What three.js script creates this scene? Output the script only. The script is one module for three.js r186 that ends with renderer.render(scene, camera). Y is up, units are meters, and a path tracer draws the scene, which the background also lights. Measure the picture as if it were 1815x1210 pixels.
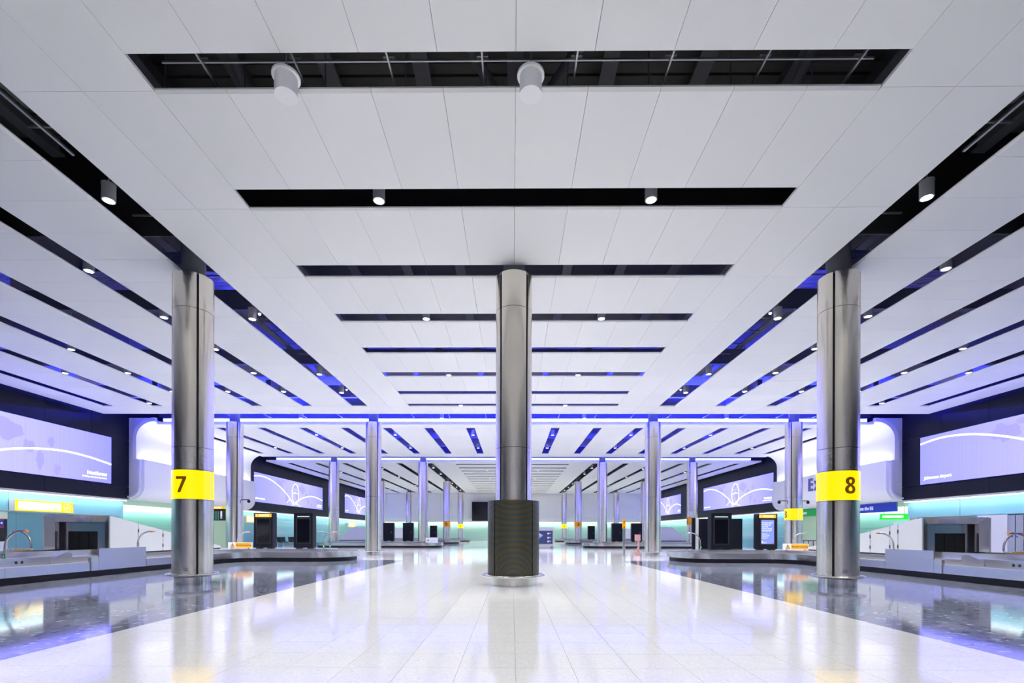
import * as THREE from 'three';
import { RectAreaLightUniformsLib } from 'three/addons/lights/RectAreaLightUniformsLib.js';
import { mergeGeometries, toCreasedNormals } from 'three/addons/utils/BufferGeometryUtils.js';
import { FontLoader } from 'three/addons/loaders/FontLoader.js';
import { TextGeometry } from 'three/addons/geometries/TextGeometry.js';
RectAreaLightUniformsLib.init();

// ---------------------------------------------------------------- camera, exposure
// d = distance down the hall from the camera (z = -d). A 17 mm shift lens: focal length 857 px, horizon at row 945.
const scene = new THREE.Scene();
scene.background = new THREE.Color(0x000000);
const FPX = 857, YAW = 0.0088, ROLL = 0.0025, EYE = 1.42;
const camera = new THREE.PerspectiveCamera(2 * Math.atan(605 / FPX) * 180 / Math.PI, 1815 / 1210, 0.05, 300);
camera.position.set(-0.04, EYE, 0);
camera.rotation.order = 'YXZ';
camera.rotation.set(0, YAW, ROLL);
camera.setViewOffset(1815, 1210, FPX * Math.tan(YAW), -340, 1815, 1210);
const renderer = new THREE.WebGLRenderer({ antialias: true });
renderer.toneMapping = THREE.LinearToneMapping;
renderer.toneMappingExposure = 1.24;
renderer.shadowMap.enabled = true;

// strengths of the lamps of the hall
const LAMP = { down: 118, downGlow: 6, board: 0.4, boardGlow: 2.05, blue: 190, blueGlow: 5, blueEdge: 42, wash: 14, washGlow: 4, cove: 12, coveGlow: 4 };

// ---------------------------------------------------------------- helpers
let seed = 20117;
const rnd = () => { seed = (seed * 1664525 + 1013904223) >>> 0; return seed / 4294967296; };
const used = new Map();
function numbered(name) {
  const n = used.get(name) || 0; used.set(name, n + 1);
  return n ? name + '_' + String(n).padStart(3, '0') : name;
}
function thing(name, label, category, [x, y, d] = [0, 0, 0], turn = 0, group) {
  const o = new THREE.Group(); o.name = numbered(name); scene.add(o);
  o.position.set(x, y, -d); o.rotation.y = turn;
  o.userData = { label, category };
  if (group) o.userData.group = group;
  return o;
}
function structure(name, label) {
  const o = new THREE.Group(); o.name = name; scene.add(o);
  o.userData = { label, category: name.split('_')[0], kind: 'structure' };
  return o;
}
function part(parent, name, geometry, m, x = 0, y = 0, d = 0) {
  const o = new THREE.Mesh(geometry, m); o.name = name; o.position.set(x, y, -d); parent.add(o); return o;
}
const boxes = new Map();
function box(w, h, l) {
  const k = [w, h, l].map(v => v.toFixed(4)).join();
  if (!boxes.has(k)) boxes.set(k, new THREE.BoxGeometry(w, h, l));
  return boxes.get(k);
}
// box from x0..x1, y0..y1, d0..d1
function slab(parent, name, m, x0, x1, y0, y1, d0, d1) {
  return part(parent, name, box(Math.abs(x1 - x0), Math.abs(y1 - y0), Math.abs(d1 - d0)), m, (x0 + x1) / 2, (y0 + y1) / 2, (d0 + d1) / 2);
}
function slabGeo(x0, x1, y0, y1, d0, d1) {
  const g = new THREE.BoxGeometry(Math.abs(x1 - x0), Math.abs(y1 - y0), Math.abs(d1 - d0)); g.translate((x0 + x1) / 2, (y0 + y1) / 2, -(d0 + d1) / 2); return g;
}
function merged(list) { return mergeGeometries(list.map(g => { const n = g.index ? g.toNonIndexed() : g; return n; })); }
const std = (o) => new THREE.MeshStandardMaterial(o);
const phys = (o) => new THREE.MeshPhysicalMaterial(o);
const lin = (r, g, b) => new THREE.Color().setRGB(r, g, b);
function glow(color, strength, map) {
  const m = std({ color: 0x101010, roughness: 0.6, emissive: color, emissiveIntensity: strength });
  if (map) m.emissiveMap = map;
  return m;
}
function rectLight(color, strength, w, h, [x, y, d], look) {
  const l = new THREE.RectAreaLight(color, strength, w, h);
  l.position.set(x, y, -d); scene.add(l);
  l.lookAt(x + look[0], y + look[1], -(d + look[2]));
  return l;
}
// prism whose outline is given in (x, y) and which runs from d0 to d1
function prismXY(pts, d0, d1, crease = 0.6) {
  const s = new THREE.Shape(pts.map(p => new THREE.Vector2(p[0], p[1])));
  const g = new THREE.ExtrudeGeometry(s, { depth: d1 - d0, bevelEnabled: false });
  g.translate(0, 0, -d1);
  return toCreasedNormals(g, crease);
}
// prism with an outline in (d, y) that runs from x0 to x1
function prismDY(pts, x0, x1) {
  const s = new THREE.Shape(pts.map(p => new THREE.Vector2(p[0], p[1])));
  const g = new THREE.ExtrudeGeometry(s, { depth: x1 - x0, bevelEnabled: false });
  g.rotateY(Math.PI / 2); // (d, y, t) -> (t, y, -d)
  g.translate(x0, 0, 0);
  return g;
}
// curved shell: sector of a ring, angle measured from +z (towards the camera) to +x
function shell(r0, r1, a0, a1, h, seg) {
  const pos = [], nor = [], uv = [], idx = [];
  const quad = (a, b, c, d2) => idx.push(a, b, c, a, c, d2);
  const put = (r, a, y, n, u, v) => { pos.push(r * Math.sin(a), y, r * Math.cos(a)); nor.push(...n); uv.push(u, v); return pos.length / 3 - 1; };
  for (const [r, sgn] of [[r1, 1], [r0, -1]]) {
    let last;
    for (let i = 0; i <= seg; i++) {
      const t = i / seg, a = a0 + (a1 - a0) * t, n = [Math.sin(a) * sgn, 0, Math.cos(a) * sgn];
      const p = [put(r, a, 0, n, t, 0), put(r, a, h, n, t, 1)];
      if (last) sgn > 0 ? quad(last[0], p[0], p[1], last[1]) : quad(p[0], last[0], last[1], p[1]);
      last = p;
    }
  }
  for (const [y, sgn] of [[h, 1], [0, -1]]) {
    let last;
    for (let i = 0; i <= seg; i++) {
      const a = a0 + (a1 - a0) * i / seg, n = [0, sgn, 0];
      const p = [put(r0, a, y, n, 0, 0), put(r1, a, y, n, 0, 0)];
      if (last) sgn > 0 ? quad(last[0], last[1], p[1], p[0]) : quad(last[1], last[0], p[0], p[1]);
      last = p;
    }
  }
  if (a1 - a0 < Math.PI * 2 - 1e-3) for (const [a, sgn] of [[a0, -1], [a1, 1]]) {
    const n = [Math.cos(a) * sgn, 0, -Math.sin(a) * sgn];
    const q = [put(r0, a, 0, n, 0, 0), put(r1, a, 0, n, 0, 0), put(r1, a, h, n, 0, 0), put(r0, a, h, n, 0, 0)];
    sgn < 0 ? quad(q[0], q[1], q[2], q[3]) : quad(q[1], q[0], q[3], q[2]);
  }
  const g = new THREE.BufferGeometry();
  g.setAttribute('position', new THREE.Float32BufferAttribute(pos, 3));
  g.setAttribute('normal', new THREE.Float32BufferAttribute(nor, 3));
  g.setAttribute('uv', new THREE.Float32BufferAttribute(uv, 2));
  g.setIndex(idx);
  return g;
}
// ---- plan outlines with rounded corners, for the carousels: vertices [x, d, radius], counter-clockwise in (x, d)
function inset(v, t) {
  const n = v.length, out = [];
  for (let i = 0; i < n; i++) {
    const p = v[(i + n - 1) % n], c = v[i], q = v[(i + 1) % n];
    const e1 = norm(c[0] - p[0], c[1] - p[1]), e2 = norm(q[0] - c[0], q[1] - c[1]);
    const n1 = [-e1[1], e1[0]], n2 = [-e2[1], e2[0]], cross = e1[0] * e2[1] - e1[1] * e2[0];
    const k = t / (1 + n1[0] * n2[0] + n1[1] * n2[1]);
    out.push([c[0] + (n1[0] + n2[0]) * k, c[1] + (n1[1] + n2[1]) * k, Math.max(0.04, c[2] + (cross > 0 ? -t : t))]);
  }
  return out;
}
const norm = (x, y) => { const l = Math.hypot(x, y); return [x / l, y / l]; };
function outline(v, seg = 12) {
  const n = v.length, out = [];
  for (let i = 0; i < n; i++) {
    const p = v[(i + n - 1) % n], c = v[i], q = v[(i + 1) % n], r = c[2];
    const e1 = norm(c[0] - p[0], c[1] - p[1]), e2 = norm(q[0] - c[0], q[1] - c[1]);
    const a = [c[0] - e1[0] * r, c[1] - e1[1] * r], m = [a[0] - 0, a[1]];
    const cross = e1[0] * e2[1] - e1[1] * e2[0] > 0 ? 1 : -1;
    const o = [m[0] - e1[1] * r * cross, m[1] + e1[0] * r * cross];
    const s0 = Math.atan2(a[1] - o[1], a[0] - o[0]);
    for (let k = 0; k <= seg; k++) { const t = s0 + cross * Math.PI / 2 * k / seg; out.push(new THREE.Vector2(o[0] + r * Math.cos(t), o[1] + r * Math.sin(t))); }
  }
  return out;
}
function planRing(v, t0, t1, y0, y1, holes = []) {
  const s = new THREE.Shape(outline(inset(v, t0)));
  if (t1 !== null) s.holes.push(new THREE.Path(outline(inset(v, t1)).reverse()));
  for (const [x, d, r] of holes) { const h = new THREE.Path(); h.absarc(x, d, r, 0, Math.PI * 2, true); s.holes.push(h); }
  const g = new THREE.ExtrudeGeometry(s, { depth: y1 - y0, bevelEnabled: false, curveSegments: 16 });
  g.rotateX(-Math.PI / 2); g.translate(0, y0, 0);
  return toCreasedNormals(g, 0.5);
}
const mirrorPlan = (v) => v.map(p => [-p[0], p[1], p[2]]).reverse();

// ---------------------------------------------------------------- textures
function speckle(size, base, specks, grain) {
  const data = new Uint8Array(size * size * 4);
  for (let i = 0; i < size * size; i++) {
    const n = (rnd() - 0.5) * grain;
    for (let k = 0; k < 3; k++) data[i * 4 + k] = Math.max(0, Math.min(255, base[k] + n));
    data[i * 4 + 3] = 255;
  }
  for (const [count, colour, rmin, rmax] of specks) for (let q = 0; q < count; q++) {
    const cx = rnd() * size, cy = rnd() * size, r = rmin + rnd() * (rmax - rmin), sq = 0.5 + rnd(), ang = rnd() * 3.14, mixv = 0.35 + rnd() * 0.65;
    const ca = Math.cos(ang), sa = Math.sin(ang), R = Math.ceil(r * 1.6);
    for (let y = -R; y <= R; y++) for (let x = -R; x <= R; x++) {
      const u = (x * ca + y * sa) / sq, w = (-x * sa + y * ca) * sq;
      if (u * u + w * w > r * r) continue;
      const at = ((((cy + y) | 0) + size) % size * size + (((cx + x) | 0) + size) % size) * 4;
      for (let k = 0; k < 3; k++) data[at + k] = data[at + k] * (1 - mixv) + colour[k] * mixv;
    }
  }
  const t = new THREE.DataTexture(data, size, size, THREE.RGBAFormat);
  t.magFilter = THREE.LinearFilter; t.minFilter = THREE.LinearMipmapLinearFilter; t.generateMipmaps = true;
  t.wrapS = t.wrapT = THREE.RepeatWrapping; t.colorSpace = THREE.SRGBColorSpace; t.needsUpdate = true;
  return t;
}
function noiseTexture(size, cells, amount, stretch = 1) {
  const layers = cells.map(c => { const cx = c, cy = Math.max(1, Math.round(c * stretch)); return { cx, cy, v: Array.from({ length: cx * cy }, () => rnd()) }; });
  const data = new Uint8Array(size * size * 4), sm = t => t * t * (3 - 2 * t);
  for (let y = 0; y < size; y++) for (let x = 0; x < size; x++) {
    let sum = 0, w = 0;
    layers.forEach((l, n) => {
      const fx = x / size * l.cx, fy = y / size * l.cy, ix = Math.floor(fx), iy = Math.floor(fy), tx = sm(fx - ix), ty = sm(fy - iy);
      const at = (a, b) => l.v[(b % l.cy) * l.cx + a % l.cx], g = 1 / (n + 1);
      sum += g * ((at(ix, iy) * (1 - tx) + at(ix + 1, iy) * tx) * (1 - ty) + (at(ix, iy + 1) * (1 - tx) + at(ix + 1, iy + 1) * tx) * ty); w += g;
    });
    const v = 255 * (1 - amount + amount * sum / w), i = (y * size + x) * 4;
    data[i] = data[i + 1] = data[i + 2] = v; data[i + 3] = 255;
  }
  const t = new THREE.DataTexture(data, size, size, THREE.RGBAFormat);
  t.magFilter = THREE.LinearFilter; t.wrapS = t.wrapT = THREE.RepeatWrapping; t.needsUpdate = true;
  return t;
}
function canvasTexture(w, h, draw) {
  const c = document.createElement('canvas'); c.width = w; c.height = h;
  draw(c.getContext('2d'), w, h);
  const t = new THREE.CanvasTexture(c); t.colorSpace = THREE.SRGBColorSpace; return t;
}
const terrazzo = speckle(1024, [215, 214, 217], [[4200, [226, 225, 226], 1.5, 5], [3000, [198, 197, 199], 1, 3.4], [700, [166, 163, 160], 0.8, 2.4], [260, [208, 198, 184], 1, 3]], 8);
const granite = speckle(1024, [112, 116, 136], [[10000, [58, 60, 78], 0.9, 3.2], [7000, [156, 160, 182], 0.8, 2.8], [4200, [200, 203, 218], 0.7, 1.9], [1600, [228, 229, 236], 0.6, 1.3]], 24);
const steelNoise = noiseTexture(256, [5, 11, 23], 0.55, 0.6);
const foilNoise = noiseTexture(256, [17, 39, 71], 1);

// ---------------------------------------------------------------- materials
const M = {
  panelWhite: [0.8, 0.815, 0.79].map(v => std({ color: lin(v, v, v * 0.995), roughness: 0.55 })),
  ceilingWhite: std({ color: lin(0.8, 0.8, 0.8), roughness: 0.55 }),
  white: std({ color: lin(0.86, 0.86, 0.86), roughness: 0.45 }),
  coldWhite: std({ color: lin(0.5, 0.515, 0.57), roughness: 0.35 }),
  floorWhite: phys({ map: terrazzo, roughness: 0.09, ior: 1.5 }),
  floorDark: phys({ map: granite, roughness: 0.07, ior: 1.55 }),
  grout: std({ color: lin(0.45, 0.45, 0.45), roughness: 0.8 }),
  steel: std({ color: lin(0.84, 0.79, 0.7), metalness: 1, roughness: 0.26, bumpMap: steelNoise, bumpScale: 0.012 }),
  steelBright: std({ color: lin(0.66, 0.64, 0.62), metalness: 1, roughness: 0.14 }),
  steelBand: std({ color: lin(0.66, 0.65, 0.65), metalness: 1, roughness: 0.2 }),
  steelPanel: std({ color: lin(0.6, 0.6, 0.66), metalness: 1, roughness: 0.26 }),
  belt: std({ color: lin(0.3, 0.3, 0.32), metalness: 0.7, roughness: 0.35 }),
  rubber: std({ color: lin(0.012, 0.012, 0.014), roughness: 0.55 }),
  black: std({ color: lin(0.006, 0.006, 0.008), roughness: 0.6 }),
  coreBlack: std({ color: lin(0.015, 0.015, 0.018), roughness: 0.8 }),
  navy: phys({ color: lin(0.008, 0.009, 0.02), roughness: 0.4, specularIntensity: 0.45 }),
  totem: phys({ color: lin(0.004, 0.005, 0.012), roughness: 0.45, specularIntensity: 0.4 }),
  screenOff: phys({ color: lin(0.003, 0.003, 0.007), roughness: 0.12, specularIntensity: 0.6 }),
  roof: std({ color: lin(0.15, 0.143, 0.13), roughness: 0.7 }),
  beam: std({ color: lin(0.2, 0.205, 0.22), roughness: 0.6 }),
  channel: std({ color: lin(0.35, 0.36, 0.37), metalness: 0.8, roughness: 0.4 }),
  foil: std({ color: lin(0.6, 0.6, 0.62), metalness: 1, roughness: 0.35, bumpMap: foilNoise, bumpScale: 0.05 }),
  lampBody: std({ color: lin(0.34, 0.35, 0.37), roughness: 0.45 }),
  lampWhite: std({ color: lin(0.88, 0.88, 0.88), roughness: 0.5 }),
  glass: phys({ color: lin(0.26, 0.6, 0.66), roughness: 0.12, clearcoat: 0.6, clearcoatRoughness: 0.05 }),
  glassGreen: phys({ color: lin(0.3, 0.64, 0.56), roughness: 0.12, clearcoat: 0.6, clearcoatRoughness: 0.05 }),
  paleGreen: std({ color: lin(0.62, 0.7, 0.58), roughness: 0.5 }),
  farWhite: std({ color: lin(0.86, 0.86, 0.88), roughness: 0.5 }),
  glassPale: phys({ color: lin(0.46, 0.72, 0.6), roughness: 0.12, clearcoat: 0.5, clearcoatRoughness: 0.05 }),
  wallGrey: std({ color: lin(0.72, 0.72, 0.73), roughness: 0.6 }),
  lilac: std({ color: lin(0.66, 0.66, 0.76), roughness: 0.45 }),
  orange: std({ color: lin(0.82, 0.34, 0.01), roughness: 0.4 }),
  orangeTip: std({ color: lin(0.8, 0.22, 0.02), roughness: 0.4 }),
  green: std({ color: lin(0.0, 0.24, 0.12), roughness: 0.4 }),
  blueSign: std({ color: lin(0.006, 0.03, 0.28), roughness: 0.35 }),
  letterBlue: std({ color: lin(0.09, 0.11, 0.42), roughness: 0.4 }),
  curtain: std({ color: lin(0.008, 0.008, 0.01), roughness: 0.5 }),
  purple: std({ color: lin(0.2, 0.02, 0.22), roughness: 0.35 }),
  red: std({ color: lin(0.6, 0.02, 0.03), roughness: 0.4 }),
  pink: std({ color: lin(0.62, 0.36, 0.36), roughness: 0.5 }),
  lens: glow(lin(1, 0.98, 0.95), LAMP.downGlow),
  blueEdge: glow(lin(0.03, 0.04, 1), 4),
  blueLens: glow(lin(0.2, 0.24, 1), LAMP.blueGlow),
  washLens: glow(lin(0.96, 1, 0.97), LAMP.washGlow),
  coveLens: glow(lin(1, 0.99, 1), LAMP.coveGlow),
};
const CY = 8.75;                                   // underside of the ceiling
const WX = 25.9;                                   // face of the side walls
const BAY1_END = 29.65, BAY2 = [32.55, 46.35], BAY3 = [49.45, 89.6];
const ROWS = [13.5, 31.15, 48.6, 66.3, 84.1];      // rows of columns, 9 m apart across

// ================================================================ FLOOR
const floor = structure('floor', 'polished floor of white terrazzo aisle with dark speckled granite at both sides');
function floorGeo(x0, x1, d0, d1, top = 0, th = 0.03, rep = 3) {
  const g = new THREE.BoxGeometry(x1 - x0, th, d1 - d0); g.translate((x0 + x1) / 2, top - th / 2, -(d0 + d1) / 2);
  const p = g.attributes.position, uv = g.attributes.uv;
  for (let i = 0; i < p.count; i++) uv.setXY(i, p.getX(i) / rep, p.getZ(i) / rep);
  return g;
}
slab(floor, 'screed', M.grout, -36, 36, -0.33, -0.03, -12, 92);
const AX = 5.7, TILE = 0.6, G = 0.003;
// near tiles of the aisle one by one, then longer runs of the same tiles
const firstTile = 3.9, lastTile = 9.9;
const tileEdges = []; for (let x = 0; x < AX - 1e-6; x += TILE) tileEdges.push(x); tileEdges.push(AX);
for (let d = firstTile; d < lastTile - 1e-6; d += TILE)
  for (const s of [-1, 1]) for (let i = 0; i < tileEdges.length - 1; i++) {
    if (tileEdges[i] > d * 1.08 + 0.6) continue;
    const a = s * tileEdges[i], b = s * tileEdges[i + 1];
    part(floor, 'tile', floorGeo(Math.min(a, b) + G / 2, Math.max(a, b) - G / 2, d + G / 2, d + TILE - G / 2), M.floorWhite);
  }
for (const s of [-1, 1]) for (let i = 0; i < tileEdges.length - 1; i++) {
  const a = Math.min(s * tileEdges[i], s * tileEdges[i + 1]), b = Math.max(s * tileEdges[i], s * tileEdges[i + 1]);
  part(floor, 'tile_run', floorGeo(a + G / 2, b - G / 2, lastTile + G / 2, 25.4), M.floorWhite);
}
for (const s of [-1, 1]) {                          // unseen strips beside the nearest tiles, and behind the camera
  part(floor, 'aisle_field', floorGeo(s < 0 ? -AX : 0, s < 0 ? 0 : AX, -12, firstTile), M.floorWhite);
  for (let i = 0; i < tileEdges.length - 1; i++) for (let d = firstTile; d < lastTile - 1e-6; d += TILE)
    if (tileEdges[i] > d * 1.08 + 0.6) part(floor, 'aisle_field', floorGeo(s < 0 ? -tileEdges[i + 1] : tileEdges[i], s < 0 ? -tileEdges[i] : tileEdges[i + 1], d, d + TILE), M.floorWhite);
  part(floor, 'granite_field', floorGeo(s < 0 ? -36 : AX, s < 0 ? -AX : 36, -12, 25.4, 0, 0.03, 20), M.floorDark);
  part(floor, 'granite_field', floorGeo(s < 0 ? -24 : AX, s < 0 ? -AX : 24, 52, 62, 0, 0.03, 20), M.floorDark);
  part(floor, 'terrazzo_field', floorGeo(s < 0 ? -36 : 24, s < 0 ? -24 : 36, 52, 62), M.floorWhite);
}
part(floor, 'terrazzo_field', floorGeo(-36, 36, 25.4, 52), M.floorWhite);
part(floor, 'terrazzo_field', floorGeo(-AX, AX, 52, 62), M.floorWhite);
part(floor, 'terrazzo_field', floorGeo(-36, 36, 62, 92), M.floorWhite);

// ================================================================ CEILING
const TH = 0.055, SG = 0.007;
function panel(parent, x0, x1, d0, d1, name = 'panel') {
  return slab(parent, name, M.panelWhite[Math.floor(rnd() * 3)], x0 + SG / 2, x1 - SG / 2, CY, CY + TH, d0 + SG / 2, d1 - SG / 2);
}
const cut = new Map();
// panel with the edge that looks into a slot cut back: 'near', 'left' or 'right'
function panelCut(parent, x0, x1, d0, d1, edge) {
  const w = x1 - x0 - SG, l = d1 - d0 - SG, c = 0.028, k = [w.toFixed(3), l.toFixed(3), edge].join();
  if (!cut.has(k)) {
    let g;
    if (edge === 'near') { g = prismDY([[-l / 2, c], [-l / 2 + c * 2, 0], [l / 2, 0], [l / 2, TH], [-l / 2, TH]], -w / 2, w / 2); }
    else {
      const m = edge === 'left' ? 1 : -1, pts = [[-w / 2 * m, c], [(-w / 2 + c * 2) * m, 0], [w / 2 * m, 0], [w / 2 * m, TH], [-w / 2 * m, TH]];
      g = prismXY(pts, -l / 2, l / 2, 0.2);
    }
    cut.set(k, g);
  }
  return part(parent, 'panel', cut.get(k), M.panelWhite[Math.floor(rnd() * 3)], (x0 + x1) / 2, CY, (d0 + d1) / 2);
}
const ceiling = structure('ceiling', 'white metal panel ceiling with dark slots over the front bay of the hall');
// slots across the middle: [near, far]
const slots1 = [0, 1, 2, 3, 4, 5, 6].map(n => [7.36 + 2.925 * n, 7.98 + 2.925 * n]); slots1.push([27.35, 27.86]);
const PW = 1.2, SX0 = 8.4, SX1 = 9.3;
const sideStrips = [[11.6, 12.2], [14.5, 15.1], [17.4, 18.0], [20.3, 20.9], [23.2, 23.8]], EDGE = 25.3;
{
  let from = slots1[0][0] - 2.305;
  slots1.forEach(([a, b]) => {
    for (let i = -5; i < 5; i++) panelCut(ceiling, i * PW, (i + 1) * PW, from, a, 'near');
    for (const s of [-1, 1]) for (const [x0, x1] of [[6, 7.2], [7.2, 8.4]]) panel(ceiling, s < 0 ? -x1 : x0, s < 0 ? -x0 : x1, from, b);
    from = b;
  });
  // last run of panels before the blue gap
  const xs = [0, 1.2, 2.4, 3.6, 4.8, 6, 7.2, 8.4, 11.6, 14.5, 17.4, 20.3, 23.2, EDGE];
  for (const s of [-1, 1]) for (let i = 0; i < xs.length - 1; i++) panel(ceiling, s < 0 ? -xs[i + 1] : xs[i], s < 0 ? -xs[i] : xs[i + 1], 27.86, BAY1_END);
  // side panels, laid across
  const cols = [[SX1, 11.6], [12.2, 14.5], [15.1, 17.4], [18, 20.3], [20.9, 23.2], [23.8, EDGE]];
  const edges = []; for (let n = -1; n <= 16; n++) edges.push(27.86 - 1.15 * (16 - n));
  for (const s of [-1, 1]) for (const [x0, x1] of cols) {
    const seen = edges.findIndex(e => e + 1.15 > x0 * 0.94);
    for (let i = seen; i < edges.length - 1; i++) panelCut(ceiling, s < 0 ? -x1 : x0, s < 0 ? -x0 : x1, edges[i], edges[i + 1], s < 0 ? 'right' : 'left');
    panel(ceiling, s < 0 ? -x1 : x0, s < 0 ? -x0 : x1, -12, edges[seen], 'panel_run');
  }
  // above and behind the camera
  panel(ceiling, -8.4, 8.4, -12, slots1[0][0] - 2.305, 'panel_run');
}
const ceiling2 = structure('ceiling_2', 'white panel ceiling with short lengthwise slots between two blue light strips');
{
  const cs = [2.97, 5.9, 8.8, 11.75, 14.7, 17.6, 20.5, 23.2];
  const d0 = 33.65, d1 = 44.6, lim = 24.1;
  panel(ceiling2, -lim, lim, BAY2[0], d0, 'end_panel'); panel(ceiling2, -lim, lim, d1, BAY2[1], 'end_panel');
  const all = [...cs.map(v => -v).reverse(), ...cs], edge = [-lim];
  all.forEach(c => edge.push(c - 0.3, c + 0.3)); edge.push(lim);
  for (let i = 0; i < edge.length; i += 2) for (let k = 0; k < 4; k++) panel(ceiling2, edge[i], edge[i + 1], d0 + (d1 - d0) * k / 4, d0 + (d1 - d0) * (k + 1) / 4);
  slab(ceiling2, 'fascia', M.white, -lim, lim, CY + 0.03, CY + 0.14, BAY2[0] - 0.06, BAY2[0]);
}
const ceiling3 = structure('ceiling_3', 'white panel ceiling with fine cross slots over the far bay');
{
  const near = 51.1, end = 87.4, n = 13, pitch = 2.78;
  let from = BAY3[0];
  for (let i = 0; i <= n; i++) {
    const a = near + pitch * i;
    slab(ceiling3, 'panel_row', M.panelWhite[i % 3], -6, 6, CY, CY + 0.03, from, a); from = a + 0.62;
  }
  panel(ceiling3, -6, 6, from, BAY3[1], 'panel_row');
  for (const s of [-1, 1]) {
    panel(ceiling3, s < 0 ? -SX0 : 6, s < 0 ? -6 : SX0, BAY3[0], BAY3[1], 'panel_run');
    const cols = [[SX1, 11.6], [12.2, 14.5], [15.1, 17.4], [18, 20.3], [20.9, 23.2], [23.8, EDGE]];
    const gaps = [[SX0, SX1], ...sideStrips];
    for (const [x0, x1] of cols) panel(ceiling3, s < 0 ? -x1 : x0, s < 0 ? -x0 : x1, BAY3[0], BAY3[1], 'panel_run');
    for (const [x0, x1] of gaps) { panel(ceiling3, s < 0 ? -x1 : x0, s < 0 ? -x0 : x1, BAY3[0], 50.7, 'slot_end'); panel(ceiling3, s < 0 ? -x1 : x0, s < 0 ? -x0 : x1, end, BAY3[1], 'slot_end'); }
  }
  slab(ceiling3, 'fascia', M.white, -EDGE, EDGE, CY + 0.03, CY + 0.14, BAY3[0] - 0.06, BAY3[0]);
}

// ================================================================ ROOF VOID
const roof = structure('roof', 'dark ribbed roof deck with grey beams above the ceiling slots');
roof.userData.category = 'roof';
const RY = 11.3;
slab(roof, 'deck', M.roof, -36, 36, RY, RY + 0.3, -12, 12);
slab(roof, 'deck', M.roof, -36, 36, RY, RY + 0.3, 12, 92);
{
  const ribs = [];
  for (let d = 6.5; d < 16; d += 0.3) ribs.push(slabGeo(-12, 12, RY - 0.06, RY, d, d + 0.16));
  const ribMesh = part(roof, 'deck_ribs', merged(ribs), M.roof); ribMesh.userData.kind = 'stuff';
  for (let i = -6; i <= 6; i++) {
    slab(roof, 'purlin', M.beam, i * 1.9 - 0.16, i * 1.9 + 0.16, RY - 0.5, RY - 0.44, -2, 12);
    slab(roof, 'purlin', M.beam, i * 1.9 - 0.16, i * 1.9 + 0.16, RY - 0.5, RY - 0.44, 12.1, 29);
    slab(roof, 'purlin_web', M.beam, i * 1.9 - 0.02, i * 1.9 + 0.02, RY - 0.44, RY - 0.06, -2, 12);
  }
  for (const d of [6.1, 12.4, 18.6, 24.6, 30.6, 36, 41.5, 47.8, 58, 70, 82]) slab(roof, 'main_beam', M.beam, -26.5, 26.5, RY - 1.25, RY - 0.5, d, d + 0.28);
  for (const x of [-22, -15, -8.85, 8.85, 15, 22]) slab(roof, 'long_beam', M.beam, x - 0.15, x + 0.15, RY - 0.9, RY - 0.5, 29.5, 89);
  for (const d of [12.0, 50.4]) for (const x0 of [-26.5, -13.2, 0, 13.3]) slab(roof, 'added_light_baffle', M.coreBlack, x0, x0 + 13.2, CY + TH + 0.02, RY, d, d + 0.06);  // added black screens that keep blue light out of the front and far slots
  // round braces above the first slot
  for (const [x, s] of [[-5.3, -0.1], [-0.55, 0.55], [0.85, -0.6], [5.45, 0.1]]) {
    const b = part(roof, 'brace', new THREE.CylinderGeometry(0.1, 0.1, 3.4, 12), M.beam, x, 10.2, 9.3); b.rotation.set(Math.PI / 2 - 0.25, 0, s);
  }
  // thin channel rails carrying the first row of panels
  slab(roof, 'channel_rail', M.channel, -5.7, 5.7, 8.98, 9.01, 7.73, 7.755);
  for (let i = -4; i <= 4; i++) {
    slab(roof, 'channel_rail', M.channel, i * 1.5 - 0.545, i * 1.5 - 0.518, 8.94, 8.98, 7.0, 9.2);
    slab(roof, 'channel_clip', M.channel, i * 1.5 - 0.62, i * 1.5 - 0.44, 9.02, 9.03, 7.7, 7.79);
    slab(roof, 'hanger_rod', M.beam, i * 1.5 - 0.54, i * 1.5 - 0.52, 9.0, 10.8, 8.95, 8.97);
  }
  // rails in the two long slots beside the middle field
  for (const s of [-1, 1]) {
    slab(roof, 'channel_rail', M.channel, s * 8.83 - 0.025, s * 8.83 + 0.025, 8.95, 8.99, 6, 9.6);
    slab(roof, 'channel_rail', M.beam, s * 8.55 - 0.02, s * 8.55 + 0.02, 9.0, 9.05, 9.6, 27.5);
    slab(roof, 'plenum_box', M.beam, s * 8.4, s * 9.8, 9.9, 10.4, 8.6, 9.6);
    for (const d of [9.2, 11.8, 14.6, 17.5, 18.6, 19.9, 21, 23.2, 26.1, 26.8]) slab(roof, 'cross_channel', M.channel, s * 8.3, s * 9.4, 9.2, 9.24, d, d + 0.04);
    for (const [x0, x1] of [[8.2, 13.2], [16.5, 22.5]]) {
      slab(roof, 'foil_duct', M.foil, s * x0, s * x1, 9.35, 9.95, 14.6, 15.7);
    }
    slab(roof, 'foil_duct', M.foil, s * 20.9, s * 21.5, 9.3, 9.8, 19, 29);
  }
  // white rods and pipes in the blue gap
  for (let i = -9; i <= 9; i++) slab(roof, 'hanger_rod', M.channel, i * 2.4 + 0.6, i * 2.4 + 0.63, 9.1, 9.13, 29.5, 32.2);
}
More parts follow.
